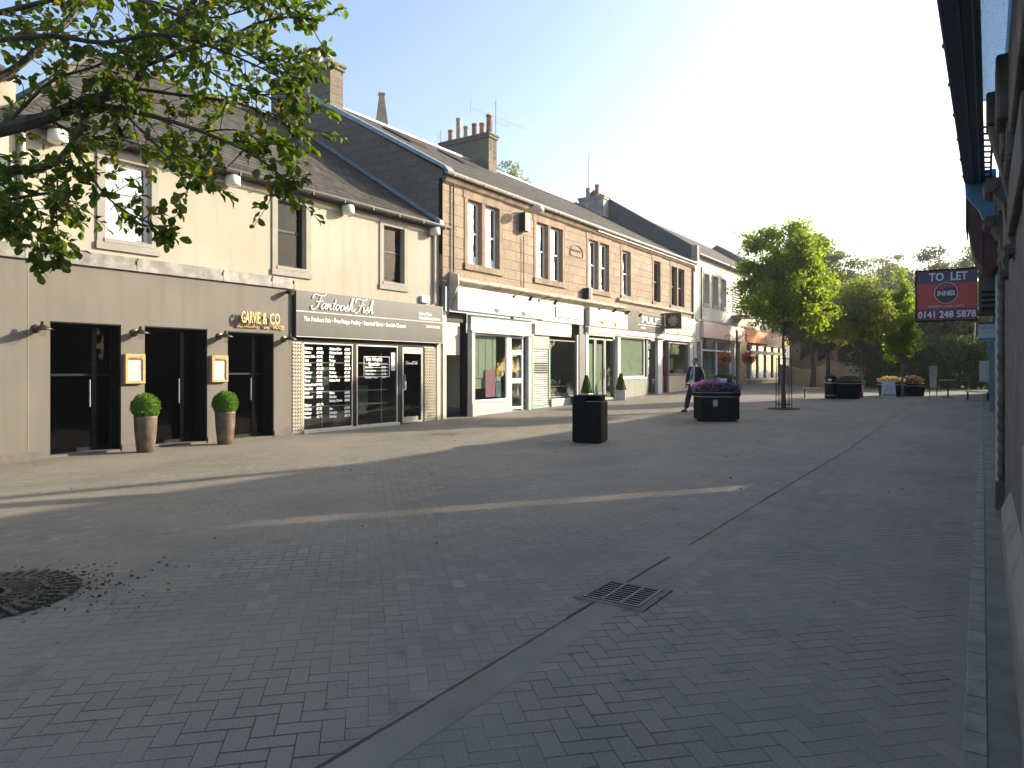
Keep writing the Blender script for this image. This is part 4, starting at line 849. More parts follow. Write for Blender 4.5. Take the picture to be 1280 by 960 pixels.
for (y,z) in ((6.5,3.0),(8.1,3.0)):
    m=MB(); pts=[(.26,y,z-.7),(.22,y,z-.66),(.16,y,z-.45),(.13,y,z-.2),(.04,y,z-.08),(.02,y,z),(.26,y,z)]
    m.prism(pts,(0,.35,0)); m.tube([(.05,y-.01,z-.06),(.05,y+.36,z-.06)],.05,8); m.tube([(.17,y-.01,z-.55),(.17,y+.36,z-.55)],.04,8); m.build('console_bracket',stone_near,rb)
m=MB(); z=0
pts=[];rr=[]
while z<2.95: pts.append((.175,9.5,z)); rr.append(.034+.007*math.cos(z*2*pi/.13)); z+=.022
m.tube(pts,rr,10); m.box(.11,.24,9.4,9.6,2.95,3.1); m.box(.12,.24,9.42,9.6,-.02,.3); m.build('rope_column',stone_near,rb,smooth=False)
pg=M('pale_green_pipe_paint',(.30,.36,.34),.5,.15,5); m=MB(); m.tube([(.165,11.0,-.02),(.165,11.0,2.95)],.026,8); m.build('downpipe',pg,rb)
# glass canopy
gc=thing('glass_canopy','navy edged glass canopy with barred panes overhead at the upper right edge','canopy',(0,6,3.5))
navy=M('navy_canopy_paint',(.022,.052,.09),.4,.2,3,.002,20)
m=MB(); m.prism([(-.200,3.2,3.50),(-.02,3.2,3.50),(-.02,3.2,3.56),(-.185,3.2,3.60),(-.200,3.2,3.56)],(.045,5.7,0))
m.tube([(-.205,3.2,3.53),(-.155,8.9,3.53)],.012,6); 
for k in range(8): m.ball((-.203+.0065*k*1.0,3.7+k*.72,3.55),.022,8,6)
m.tube([(-.115,3.2,3.495),(-.075,8.9,3.495)],.008,5); m.build('edge_beam',navy,gc)
m=MB(); m.tube([(-.19,3.2,3.515),(-.142,8.9,3.515)],.006,5); m.tube([(-.052,3.2,3.49),(-.02,8.9,3.49)],.005,5); m.build('trim',M('tarnished_steel_trim',(.3,.32,.3),.35,.1,5,metal=.8),gc)
t=NT('frosted_canopy_glass'); tr=t.n('ShaderNodeBsdfTransparent',{'Color':(.62,.75,.86,1)}); tl=t.n('ShaderNodeBsdfTranslucent',{'Color':(.45,.58,.68,1)}); sp=t.sm(t.n('ShaderNodeTexVoronoi',{'Vector':t.pos,'Scale':38.0}).outputs['Distance'],.12,.22)
mx=t.n('ShaderNodeMixShader',{0:.55,1:tr.outputs[0],2:tl.outputs[0]}); db=t.n('ShaderNodeBsdfDiffuse',{'Color':(.12,.15,.17,1)}); m2=t.n('ShaderNodeMixShader',{0:sp,1:db.outputs[0],2:mx.outputs[0]}); t.t.links.new(m2.outputs[0],t.out.inputs[0])
MB().box(-.02,.2,3.2,6.35,3.54,3.55).build('glass_sheet',t.mat,gc)
m=MB(); y=7.0
while y<10.4: m.prism([(-.03,y,3.54),(-.03,y+.03,3.54),(.07,y+.09,3.54),(.07,y+.06,3.54)],(0,0,.012)); y+=.2
m.box(-.035,-.022,6.95,10.5,3.53,3.56); m.box(.06,.08,6.95,10.5,3.53,3.56); m.build('glazing_bar',navy,gc)
m=MB(); m.prism([(-.16,8.86,3.62),(.12,8.86,3.62),(.12,8.86,2.98),(.06,8.86,2.95),(-.03,8.86,3.2),(-.15,8.86,3.38)],(0,.10,0)); m.build('end_bracket',M('bright_blue_bracket_paint',(.05,.18,.34),.4,.2,4),gc,bevel=.01)
ma=thing('maroon_canopy','dark maroon box canopy beyond the blue bracket, above the to let board','canopy',(0,10.5,3.2))
m=MB(); m.prism([(-.16,9.9,3.68),(.17,9.9,3.68),(.17,9.9,2.75),(.10,9.9,2.70),(0,9.9,2.74),(-.08,9.9,2.86),(-.125,9.9,3.05),(-.15,9.9,3.3)],(0,.9,0)); m.build('fascia',M('dark_maroon_paint',(.075,.02,.02),.55,.25,3,streak=.3),ma,bevel=.01)
m=MB(); m.box(-.165,-.15,9.88,10.82,3.2,3.7); m.box(-.02,.0,9.88,9.9,2.75,3.68); m.build('edge_strip',M('umber_strip',(.06,.045,.04),.5),ma)
vb=thing('vent_box','dark green grey louvred box on the wall right of the to let board','vent',(0,11.5,2.6))
m=MB(); m.box(-.045,.19,11.3,11.75,2.30,3.05); m.build('box',M('dark_green_grey_metal',(.05,.065,.06),.5,.15,5),vb,bevel=.01)
m=MB()
for k in range(4): m.box(-.01,.15,11.29,11.3,2.55-k*.07,2.58-k*.07)
m.box(-.01,.13,11.28,11.3,2.32,2.36); m.build('louvre',black,vb)
# to let board
tb=thing('to_let_board','red and dark blue TO LET board jutting out from the right hand wall','sign',(0,14.5,2.85))
bx0,bx1,bz0,bz1=-.985,-.07,2.40,3.27
MB().box(bx0,bx1,14.5,14.53,bz0,bz1).build('board',M('crimson_board',(.42,.055,.05),.45,.06,1),tb)
MB().box(bx0+.02,bx1-.005,14.493,14.5,3.05,bz1-.02).build('dark_panel',M('indigo_panel',(.06,.05,.10),.45,.1,2),tb)
MB().box(bx0+.02,bx1-.005,14.493,14.5,bz0+.02,2.60).build('number_panel',M('plum_panel',(.13,.035,.065),.45,.1,2),tb)
m=MB(); m.box(bx0-.012,bx0+.01,14.485,14.54,bz0-.02,bz1+.02); m.box(bx0,bx1,14.485,14.54,bz0-.025,bz0+.008); m.box(bx0,bx1,14.485,14.54,bz1-.008,bz1+.02); m.box(bx1-.005,.26,14.5,14.53,3.15,3.19); m.box(bx1-.005,.26,14.5,14.53,2.45,2.49); m.build('frame',black,tb)
cx=(bx0+bx1)/2-.0; m=MB(); pts=[(cx+.165*cos(2*pi*k/32),14.494,2.875+.175*sin(2*pi*k/32)) for k in range(32)]; m.prism(pts,(0,-.004,0)); m.build('roundel',M('dark_roundel',(.03,.02,.03),.4),tb)
m=MB(); ring=[(cx+.172*cos(2*pi*k/32),14.49,2.875+.182*sin(2*pi*k/32)) for k in range(33)]; m.tube(ring,.004,4); m.build('ring',fw,tb)
m=MB(); m.prism([(cx-.13,14.489,2.94),(cx-.05,14.489,2.93),(cx+.0,14.489,2.97),(cx+.05,14.489,2.955),(cx+.14,14.489,2.98),(cx+.10,14.489,3.02),(cx,14.489,3.045),(cx-.09,14.489,3.01)],(0,-.002,0)); m.build('logo_swoosh',M('dull_red_print',(.25,.05,.05),.5),tb)
def bfit(body,size,xa,xb,z,bold=.002,Y=14.49,m=None):
    t=text_mb(body,size,lambda x,y,z:(x,y,z),.001,bold=bold); w_=max(v[0] for v in t.v); k=(xb-xa)/w_; r=m or MB(); r.add([(xa+v[0]*k,Y-v[2],z+v[1]) for v in t.v],t.f); return r
r=bfit('TO  LET',.20,bx0+.2,bx1-.14,3.09,.004); bfit('INNES',.115,cx-.135,cx+.135,2.83,.003,14.487,r); bfit('PROPERTY CONSULTANTS',.05,bx0+.19,bx1-.19,2.625,.0,14.49,r); bfit('0141 248 5878',.165,bx0+.03,bx1-.02,2.445,.004,14.49,r)
r.build('lettering',M('pale_lilac_lettering',(.66,.64,.70),.5,.02),tb)
tb.location=(0,17.5,1.55+1.3*17.5/14.5); tb.scale=(17.5/14.5,)*3
hs_=thing('hanging_sign','small pale hanging shop sign with blue band below the louvred box','sign',(0,21,2.5))
MB().box(-.085,.30,21.0,21.03,2.24,2.64).build('board',M('pale_grey_blue_board',(.42,.46,.50),.5,.05),hs_); MB().box(-.08,.295,20.994,21.0,2.25,2.31).build('blue_band',M('blue_band_print',(.06,.16,.32),.5,.3,8),hs_)
r=bfit('NATURAL',.10,-.06,.28,2.53,0,20.995); bfit('HEALTH',.06,.05,.2,2.43,0,20.995,r); r.build('lettering',M('slate_blue_print',(.12,.18,.25),.6),hs_); MB().box(-.08,.26,21.01,21.02,2.68,2.70).box(-.02,-.01,21.01,21.02,2.64,2.70).box(.2,.21,21.01,21.02,2.64,2.7).build('bracket',iron,hs_)
rr=thing('far_right_shops','row of shaded shopfronts with blue posts running down the right hand side','building',(2,28,.2))
m=MB(); m.box(.30,.55,15.9,40,-.1,HB); m.box(.55,8,15.9,40,-.1,1.9); m.box(.26,.3,15.9,40,3.0,3.7); m.build('wall',M('dim_shop_wall',(.10,.10,.10),.8,.3,1),rr)
m=MB()
for y in (26.8,28.5,31,34,37,39.5): m.box(.20,.30,y,y+.25,gz(y)-.05,2.75)
m.build('post',M('teal_post_paint',(.10,.17,.20),.5,.15,3),rr)
MB().box(.05,.26,26.75,30,2.75,3.0).build('canopy',navy,rr)
nt=thing('wall_notice','pale notice plate fixed low on the right hand shopfronts beyond the hanging sign','sign',(.2,33,1.4))
MB().box(-.10,.28,33,33.03,1.05,1.85).build('board',M('pale_grey_notice',(.38,.40,.41),.5,.1),nt)
# ================================================ street furniture
# litter bin close
bn=thing('litter_bin','large square black litter bin standing in the middle of the paving','litter bin',(-6.93,13.45,0),radians(13))
m=MB(); m.box(-.31,.31,-.31,.31,.02,.86); b0=m.build('body',satin,bn,world=False,bevel=.02)
m=MB(); m.box(-.285,.285,-.285,.285,.86,.875); m.box(-.285,-.02,-.285,.285,.875,.965); m.box(-.02,.26,.0,.285,.875,.965); m.box(.265,.285,-.285,-.26,.875,.965); m.build('throat',satin,bn,world=False)
m=MB(); m.box(-.29,.29,-.29,.29,.965,1.0); m.build('lid',satin,bn,world=False,bevel=.012)
MB().box(.0,.29,-.312,-.29,.866,.874).build('rim',alu,bn,world=False); MB().box(-.27,.27,-.27,.27,0,.02).build('base',black,bn,world=False)
# urns
def leafball(c,r,n,size,mb,flat=1):
    for _ in range(n):
        v=Vector((R.gauss(0,1),R.gauss(0,1),R.gauss(0,1))).normalized(); rr_=r*(.86+.16*R.random())*(1+.05*sin(7*v.x+3)*cos(6*v.z+1)); p=Vector(c)+v*rr_
        leaf(mb,p,(v+Vector((R.gauss(0,.5),R.gauss(0,.5),R.gauss(0,.5)))).normalized(),size*(.7+.6*R.random()))
def leaf(mb,p,d,s,w=.55):
    a=d.cross(Vector((R.gauss(0,1),R.gauss(0,1),R.gauss(0,1)))); 
    if a.length<1e-4: a=Vector((1,0,0))
    a.normalize(); n_=d.cross(a)
    mb.add([p,p+d*s*.5+a*s*w*.5+n_*s*.08,p+d*s,p+d*s*.5-a*s*w*.5+n_*s*.08],[(0,1,2,3)])
def urn(X,Y,label,c=[None]):
    if c[0]: return dup(c[0],label,(X,Y,0),.8,'tall brown urns with clipped box balls')
    t=thing('planter_urn',label,'planter',(X,Y,0),0,'tall brown urns with clipped box balls')
    t_=NT('brown_glazed_urn'); t_.pbr(t_.mix(t_.sm(t_.noise(6),.3,.7).o,(.075,.048,.034),(.15,.108,.08)),.45,t_.bump(t_.noise(25),.004))
    MB().lathe([(0,0),(.135,0),(.15,.01),(.165,.15),(.19,.4),(.20,.64),(.205,.67),(.185,.67),(.175,.6),(0,.6)],(0,0,0),28,cap=False).build('urn',t_.mat,t,smooth=True,world=False)
    m=MB(); m.ball((0,0,.84),.215,20,14); leafball((0,0,.84),.235,3800,.035,m)
    m.build('box_ball',leafmat('boxwood_leaf',(.06,.13,.015),(.13,.24,.035),None,.35),t,world=False)
    MB().tube([(0,0,.55),(0,0,.8)],.02,6).build('stem',bark,t,world=False)
    c[0]=t
urn(-13.0,FY(182,-13.0),'tall brown urn with a clipped box ball between the first and second black openings'); urn(-13.0,FY(281.5,-13.0),'tall brown urn with a clipped box ball between the second and third black openings')
def conepot(X,Y,label,c=[None]):
    if c[0]: return dup(c[0],label,(X,Y,gz(Y)),.4,'small clipped cones in white cube pots')
    t=thing('cone_planter',label,'planter',(X,Y,gz(Y)),0,'small clipped cones in white cube pots')
    MB().box(-.2,.2,-.2,.2,0,.42).build('pot',white,t,world=False,bevel=.012)
    m=MB(); m.lathe([(.0,.4),(.17,.44),(.15,.65),(.08,.95),(.01,1.12)],(0,0,0),12)
    for _ in range(1500):
        h=R.random()**1.3; r=.18*(1-h)+.02; a=R.random()*2*pi; v=Vector((cos(a),sin(a),.5)).normalized(); leaf(m,Vector((r*cos(a),r*sin(a),.43+h*.7)),v,.05)
    m.build('clipped_cone',leafmat('dark_conifer_leaf',(.03,.06,.012),(.07,.11,.02),None,.3),t,world=False); c[0]=t
x1=at(733,28.6); conepot(-13.0,FY(733,-13.0),'small clipped cone plant in white pot half hidden behind the black litter bin'); conepot(-12.95,FY(776,-12.95),'small clipped cone in a white cube pot below the pale green window blinds')
# flower planter
fp=thing('flower_planter','big black panelled planter full of purple and pink flowers beside the walking person','planter',(-6.31,20.02,gz(20.0)),radians(20))
m=MB(); 
def octo(hx,hy,c,z): return [(-hx+c,-hy,z),(hx-c,-hy,z),(hx,-hy+c,z),(hx,hy-c,z),(hx-c,hy,z),(-hx+c,hy,z),(-hx,hy-c,z),(-hx,-hy+c,z)]
m.prism(octo(.62,.45,.22,.06),(0,0,.62)); m.build('body',satin,fp,world=False,bevel=.012)
m=MB(); m.prism(octo(.65,.48,.23,.70),(0,0,.14)); m.build('rim',satin,fp,world=False,bevel=.012)
m=MB(); m.prism(octo(.628,.458,.222,.675),(0,0,.022)); m.prism(octo(.655,.485,.232,.80),(0,0,.016)); m.build('silver_band',alu,fp,world=False)
for sx in (-.45,.45):
    for sy in (-.3,.3): MB().box(sx-.08,sx+.08,sy-.08,sy+.08,0,.06).build('foot',black,fp,world=False)
m=MB(); m.box(-.10,.02,-.462,-.45,.42,.6); m.build('crest_plate',M('silver_crest_plate',(.4,.4,.38),.5,.5,60),fp,world=False)
m=MB()
for _ in range(2600):
    x=R.uniform(-.62,.62); y=R.uniform(-.48,.48); z=.81+R.random()*(.10+.16*(1-(x/.65)**2)); leaf(m,Vector((x,y,z)),Vector((R.gauss(0,1),R.gauss(0,1),.8)).normalized(),.06)
for _ in range(500): leaf(m,Vector((.22+R.gauss(0,.12),R.gauss(0,.1),1.05+R.random()*.22)),Vector((R.gauss(0,1),R.gauss(0,1),.6)).normalized(),.09)
m.build('foliage',leafmat('bedding_leaf',(.03,.06,.02),(.06,.10,.03),None,.3),fp,world=False)
def blooms(name,mat,n,x0,x1,zz,s=.05,yr=.45):
    m=MB()
    for _ in range(n):
        x=R.uniform(x0,x1); y=R.uniform(-yr,yr); z=.84+R.random()*(.10+.13*(1-(x/.65)**2)+zz*.5)
        for k in range(3): leaf(m,Vector((x,y,z)),Vector((R.gauss(0,1),R.gauss(0,1),R.gauss(.4,.6))).normalized(),s,.9)
    m.build(name,mat,fp,world=False)
pf=lambda n,a,b_: leafmat(n,a,b_,None,.3,.6,(1.2,1.0,1.2))
blooms('purple_flowers',pf('violet_petal',(.14,.08,.26),(.27,.18,.44)),520,-.1,.66,.14,.05,.49); blooms('pink_flowers',pf('magenta_petal',(.40,.10,.32),(.6,.28,.5)),460,-.66,.05,.16,.05,.49); blooms('tall_lilac_flowers',pf('lilac_petal',(.28,.2,.4),(.42,.34,.55)),60,.0,.22,.36,.05,.15)
MB().box(.03,.28,-.30,-.285,1.0,1.2).box(.15,.16,-.29,-.28,.8,1.0).build('notice',paper,fp,world=False)
# tree guards, grates
def grate(X,Y,r,label,name='tree_grate'):
    t=thing(name,label,'tree grate',(X,Y,gz(Y)+.006)); m=MB(); n=40
    for k in range(n):
        a=2*pi*k/n; b_=a+.085*.9; i=r*.28
        w=.5*pi*2/n*.42
        r1=r*R.uniform(.88,1.0); P=[(cos(a-w)*i,sin(a-w)*i,0),(cos(a-w)*r1,sin(a-w)*r1,0),(cos(a+w*.8)*r1,sin(a+w*.8)*r1,0),(cos(a+w)*i,sin(a+w)*i,0)]
        m.prism(P,(0,0,.014))
    for q in (r*.28,r*.62):
        for k in range(48):
            a=2*pi*k/48; b_=2*pi*(k+1)/48
            m.prism([(cos(a)*(q-.02),sin(a)*(q-.02),0.001),(cos(a)*(q+.02),sin(a)*(q+.02),.001),(cos(b_)*(q+.02),sin(b_)*(q+.02),.001),(cos(b_)*(q-.02),sin(b_)*(q-.02),.001)],(0,0,.015))
    m.build('grille',M('dusty_iron_grate',(.075,.07,.058),.8,.45,9),t,world=False)
    MB().lathe([(0,.0),(r*.96,.0)],(0,0,.0),32,cap=False).build('soil',M('black_soil',(.012,.01,.008),.95,.3,8),t,world=False); return t
grate(-5.68,2.0,.64,'round cast iron tree grate half out of the left edge of the paving')
grate(-5.69,25.5,.55,'round iron grate at the foot of the caged street tree')
gd=thing('tree_guard','tall black iron cage around the trunk of the nearest street tree','tree guard',(-5.69,25.5,gz(25.5)))
m=MB()
for k in range(10):
    a=2*pi*k/10; m.tube([(.27*cos(a),.27*sin(a),0),(.25*cos(a),.25*sin(a),1.75)],.008,5)
m.build('bar',iron,gd,world=False)
m=MB()
for z in (.15,1.72): m.tube([(.26*cos(2*pi*k/20),.26*sin(2*pi*k/20),z) for k in range(21)],.014,5)
m.build('hoop',iron,gd,world=False)
# drain
dg=thing('drain_grating','square black drain grating set into the channel in the foreground','drain grating',(-2.05,4.48,0))
m=MB(); x0,x1,y0,y1=-2.26,-1.85,4.27,4.70
m.box(x0-.0,x0+.022,y0,y1,.0,.014); m.box(x1-.022,x1,y0,y1,0,.014); m.box(x0+.022,x1-.022,y0,y0+.022,0,.014); m.box(x0+.022,x1-.022,y1-.022,y1,0,.014)
y=y0+.05
while y<y1-.03: m.box(x0+.02,x1-.02,y,y+.014,.0,.012); y+=.043
for k in (1,2): xx=x0+(x1-x0)*k/3; m.box(xx-.009,xx+.009,y0,y1,.0,.0125)
m.build('grille',M('worn_iron_grille',(.035,.035,.035),.45,.3,20,metal=.5),dg); MB().box(x0+.01,x1-.01,y0+.01,y1-.01,.0035,.0055).build('sump',M('black_sump',(.004,.004,.004),1,.1),dg)
struct('grating_surround',MB().box(x0-.05,x1+.05,y0-.04,y0,.0,.009).box(x0-.05,x1+.05,y1,y1+.04,0,.009).box(x0-.05,x0,y0,y1,0,.0092).box(x1,x1+.05,y0,y1,0,.0092),M('dull_concrete_surround',(.15,.135,.108),.85,.2,5))
mh=thing('manhole_cover','flat iron manhole cover in the sunlit paving outside the fish shop','manhole cover',(-10.5,13.15,0)); MB().box(-10.85,-10.2,12.95,13.4,.0,.008).build('cover',M('rusty_cover',(.10,.07,.05),.6,.3,12),mh)
MB().box(-10.89,-10.16,12.91,13.44,.0,.005).build('frame',chan,mh)
# far objects
def g_at(px,py):
    z=30; 
    for _ in range(40):
        p=at(px,z); z=(EYE-gz(p.y))*FOC/(py-HZ)
    p=at(px,z); p.z=gz(p.y); return p
fb=thing('round_litter_bin','black litter bin with pale bands and small notice standing left of the far black planter','litter bin',g_at(1038.5,498)); m=MB()
m.lathe([(.22,.0),(.24,.03),(.25,.62),(.25,.64)],(0,0,0),20); m.build('body',satin,fb,smooth=False,world=False)
m=MB(); m.lathe([(.255,.64),(.255,.68)],(0,0,0),20); m.lathe([(.252,.12),(.252,.15)],(0,0,0),20); m.build('band',alu,fb,world=False)
m=MB(); m.lathe([(.17,.68),(.17,.88)],(0,0,0),16); m.lathe([(.26,.84),(.25,.92),(.18,.98),(0,1.0)],(0,0,0),20); m.build('lid',satin,fb,world=False); MB().box(-.06,.06,-.26,-.18,.74,.84).build('notice',paper,fb,world=False)
def planter(px,py,w,h,label,top,flm,seed):
    p=g_at(px,py); t=thing('street_planter',label,'planter',p,radians(20)); hx=w/2
    m=MB(); a=[(-hx*.86,-.35,0),(hx*.86,-.35,0),(hx*.86,.35,0),(-hx*.86,.35,0)]; b_=[(-hx,-.42,h),(hx,-.42,h),(hx,.42,h),(-hx,.42,h)]
    m.add(a+b_,[(0,3,2,1),(4,5,6,7),(0,1,5,4),(1,2,6,5),(2,3,7,6),(3,0,4,7)]); m.build('body',satin,t,world=False,bevel=.01)
    m=MB(); m.frame(0,0,1,0,1,.1,0,.1) if False else None; m.box(-hx-.02,hx+.02,-.44,.44,h-.10,h-.06); m.build('band',alu,t,world=False)
    m=MB(); q=random.Random(seed)
    for _ in range(900):
        x=q.uniform(-hx,hx); leaf(m,Vector((x,q.uniform(-.4,.4),h+q.random()*top*(1-(x/hx)**2*.6))),Vector((q.gauss(0,1),q.gauss(0,1),.7)).normalized(),.09)
    m.build('plants',flm,t,world=False); return t
planter(1059.5,498,.95,.72,'black tapered planter with a low yellowish hedge right of the round litter bin',.22,leafmat('box_hedge_leaf',(.05,.07,.03),(.20,.17,.07),None,.3),1)
planter(1114,495,.95,.60,'dark planter of pale pink flowers half hidden by the white notice board',.25,leafmat('pink_mix',(.08,.10,.04),(.5,.35,.32),(.7,.5,.5),.3),2)
planter(1141,494.5,.80,.52,'dark planter with pink flowers right of the narrow pointed tree',.35,leafmat('pink_mix2',(.04,.06,.03),(.12,.08,.09),(.7,.35,.4),.3),3)
p=g_at(1111.5,496.5); t=thing('pavement_board','white A shaped notice board standing before the pink planter','notice board',p,radians(15))
m=MB(); m.prism([(-.27,-.02,.0),(.27,-.02,.0),(.24,.14,.70),(-.24,.14,.70)],(0,.025,0)); m.prism([(-.27,.34,.0),(.27,.34,.0),(.24,.17,.70),(-.24,.17,.70)],(0,.02,0)); m.build('panel',M('white_notice_panel',(.62,.62,.66),.5,.05),t,world=False)
m=MB(); 
for k in range(5): m.prism([(-.17,-.024+.03*k+.03,.26+k*.08),(.16,-.024+.03*k+.03,.26+k*.08),(.16,-.022+.03*k+.036,.275+k*.08),(-.17,-.022+.03*k+.036,.275+k*.08)],(0,-.008,0))
m.prism([(-.25,-.028,.07),(.25,-.028,.07),(.25,-.012,.13),(-.25,-.012,.13)],(0,-.006,0)); m.build('print',M('blue_grey_print',(.12,.14,.3),.6),t,world=False)
p=g_at(1166.5,496); t=thing('information_post','short pale two panel information post standing in front of the dark hedge','sign',p,radians(10))
MB().box(-.13,.13,-.03,.03,.38,.86).build('lower_panel',M('pale_khaki_panel',(.42,.44,.34),.5,.15,6),t,world=False); MB().box(-.15,.15,-.035,.035,.93,1.28).build('upper_panel',M('khaki_grille_panel',(.36,.35,.28),.5,.4,20),t,world=False); MB().box(-.15,.15,-.045,.045,.87,.92).box(-.16,.16,-.045,.045,1.29,1.33).build('band',white,t,world=False)
MB().box(-.15,-.12,-.02,.02,0,1.36).box(.12,.15,-.02,.02,0,1.36).build('leg',iron,t,world=False)
p=g_at(1032,497); t=thing('street_bench','low slatted bench beside the round litter bin','bench',g_at(1026,497.5),radians(8))
m=MB(); 
for k in range(4): m.box(-.75,.55,-.2+k*.1,-.13+k*.1,.40,.44)
m.build('seat',wood,t,world=False)
for x in (-.65,.42): MB().box(x,x+.05,-.18,.18,0,.40).build('leg',iron,t,world=False)
p=g_at(1185,497); t=thing('cafe_table','small round table on a pedestal in the shade before the hedge','table',p); MB().lathe([(0,.72),(.34,.72),(.34,.75),(0,.76)],(0,0,0),20,cap=False).build('table_top',M('pale_table_top',(.3,.36,.36),.3),t,world=False); MB().tube([(0,0,0),(0,0,.72)],.03,8).lathe([(.22,0),(.2,.03),(.04,.05)],(0,0,0),16).build('pedestal',iron,t,world=False)
p=g_at(1222,500); t=thing('low_bench','low pale topped bench near the foot of the grey post','bench',p); MB().box(-.42,.42,-.2,.2,.30,.35).build('seat',M('pale_bench_top',(.42,.46,.46),.4),t,world=False)
for x in (-.36,.3): MB().box(x,x+.06,-.16,.16,0,.30).build('leg',iron,t,world=False)
p=at(1218,38); p.z=.42; t=thing('street_post','slim grey street post standing in front of the dark hedge near the right shops','post',p)
MB().tube([(0,0,0),(0,0,.9),(.0,0,1.3),(-.02,0,2.4),(.02,0,3.6)],[.07,.07,.045,.045,.04],8).build('shaft',M('mid_grey_post',(.22,.23,.22),.5,.2),t,world=False)
# hanging flower baskets on a post
bp=thing('basket_post','slim post with two brackets carrying hanging flower baskets in front of the pink fascia','post',at(921,29).to_tuple()[:2]+(gz(27),))
pb_=Vector(bp.location); H1=EYE+29*(HZ-428)/FOC-pb_.z
m=MB(); m.tube([(0,0,0),(0,0,H1+.5)],.045,8); m.build('shaft',M('dark_bronze_post',(.05,.04,.03),.5),bp,world=False)
ax=Vector((cos(TH),sin(TH),0)); m=MB()
for s in (-1,1): m.tube([Vector((0,0,H1+.1)),ax*s*.3+Vector((0,0,H1+.32)),ax*s*.52+Vector((0,0,H1+.25))],.012,5); m.tube([ax*s*.05+Vector((0,0,H1-.2)),ax*s*.35+Vector((0,0,H1+.22))],.01,5)
m.build('bracket',iron,bp,world=False)
def basket(px,label,c=[None]):
    p=at(px,29,447)
    if c[0]: return dup(c[0],label,p,1.1,'hanging baskets of red flowers')
    t=thing('hanging_basket',label,'hanging basket',p,0,'hanging baskets of red flowers')
    m=MB(); m.ball((0,0,-.08),.2,14,8,(1,1,.8)); m.build('bowl',M('coir_basket_liner',(.06,.04,.025),.9),t,world=False)
    m=MB(); 
    for k in range(3): a=2*pi*k/3; m.tube([(.19*cos(a),.19*sin(a),0),(0,0,.42)],.006,4)
    m.build('chain',iron,t,world=False)
    m=MB(); 
    for _ in range(700): v=Vector((R.gauss(0,1),R.gauss(0,1),R.gauss(0,.8))).normalized(); leaf(m,v*R.uniform(.15,.32)-Vector((0,0,.04)),v,.06)
    m.build('foliage',leafmat('basket_leaf',(.05,.09,.02),(.11,.15,.04),None,.35),t,world=False)
    m=MB()
    for _ in range(520): v=Vector((R.gauss(0,1),R.gauss(0,1),R.gauss(0,.8))).normalized(); leaf(m,v*R.uniform(.24,.38),Vector((R.gauss(0,1),R.gauss(0,1),R.gauss(0,1))).normalized(),.06,.9)
    m.build('flowers',leafmat('red_petal',(.30,.02,.03),(.55,.08,.10),None,.3,.6,(1.3,.8,.8)),t,world=False); c[0]=t
basket(906,'round hanging basket of red and pink flowers left of the basket post'); basket(936,'round hanging basket of dark red flowers right of the basket post')
for o_ in COL.objects:
    if o_.name.startswith('hanging_basket'): o_.scale=(.8,.8,.8)
# ================================================ trees
def rv(q,s=1): return Vector((q.gauss(0,s),q.gauss(0,s),q.gauss(0,s)))
def tree(name,label,pos,H,env,lm,leafs=9000,size=.13,clumps=60,spread=.35,tr=.09,first=.28,seed=1,cat='tree',group=None,barkm=None,core=0,lean=(0,0)):
    q=random.Random(seed); t=thing(name,label,cat,pos,0,group)
    tp=[Vector((0,0,-.05))]; n=7
    for i in range(1,n+1): f=i/n; tp.append(Vector((lean[0]*f+q.gauss(0,.04)*H*.08,lean[1]*f+q.gauss(0,.04)*H*.08,H*.82*f)))
    m=MB(); m.tube(tp,[tr*1.25]+[tr*(1-.85*i/n) for i in range(1,n+1)],8)
    C=[]; tot=sum(e[3]*e[4]*e[5] for e in env)
    for e in env:
        k=max(3,int(clumps*e[3]*e[4]*e[5]/tot))
        for _ in range(k):
            v=rv(q).normalized()*(q.random()**.38); C.append(Vector((e[0]+v.x*e[3],e[1]+v.y*e[4],e[2]+v.z*e[5])))
    for c in C:
        hz_=max(first*H*.75,min(c.z-q.uniform(.15,.3)*math.hypot(c.x,c.y)-.1*H*q.random(),H*.78)); f=hz_/(H*.82)*n; i=min(int(f),n-1); b=tp[i].lerp(tp[i+1],f-i)
        mid=b.lerp(c,.5)+rv(q,.04*H*.3)+Vector((0,0,.04*H)); r0=tr*.32*(1-.6*hz_/H)+.006
        m.tube([b,mid,c],[r0,r0*.6,r0*.25],5,cap=False)
        for _ in range(3): m.tube([b.lerp(mid,1.0).lerp(c,q.random()*.7),c+rv(q,spread*.8)],[r0*.35,r0*.12],4,cap=False)
    m.build('trunk',barkm or bark,t,world=False)
    m=MB(); per=leafs//max(1,len(C))
    for c in C:
        s=spread*q.uniform(.65,1.35); k=int(per*q.uniform(.6,1.4)); fl=q.uniform(.5,.8)
        for _ in range(k):
            o=rv(q,s*.55); o.z*=fl; d_=rv(q).normalized(); d_.z-=.25; d_.normalize()
            leaf3(m,c+o,d_,size*q.uniform(.6,1.3),q)
    m.build('crown',lm,t,world=False); return t
def leaf3(mb,p,d,s,q,w=.6):
    a=d.cross(rv(q)); a.normalize(); n_=d.cross(a)
    mb.add([p,p+d*s*.45+a*s*w*.5+n_*s*.12,p+d*s,p+d*s*.5-a*s*w*.5+n_*s*.12],[(0,1,2,3)])
L_street=leafmat('street_tree_leaf',(.10,.15,.015),(.20,.25,.03),(.28,.21,.035),.65)
L_street2=leafmat('dry_tip_leaf',(.13,.175,.03),(.23,.245,.05),(.24,.16,.06),.55)
L_cone=leafmat('column_tree_leaf',(.11,.17,.015),(.22,.28,.035),None,.55)
L_dark=leafmat('dark_tree_leaf',(.035,.055,.016),(.07,.10,.028),None,.45)
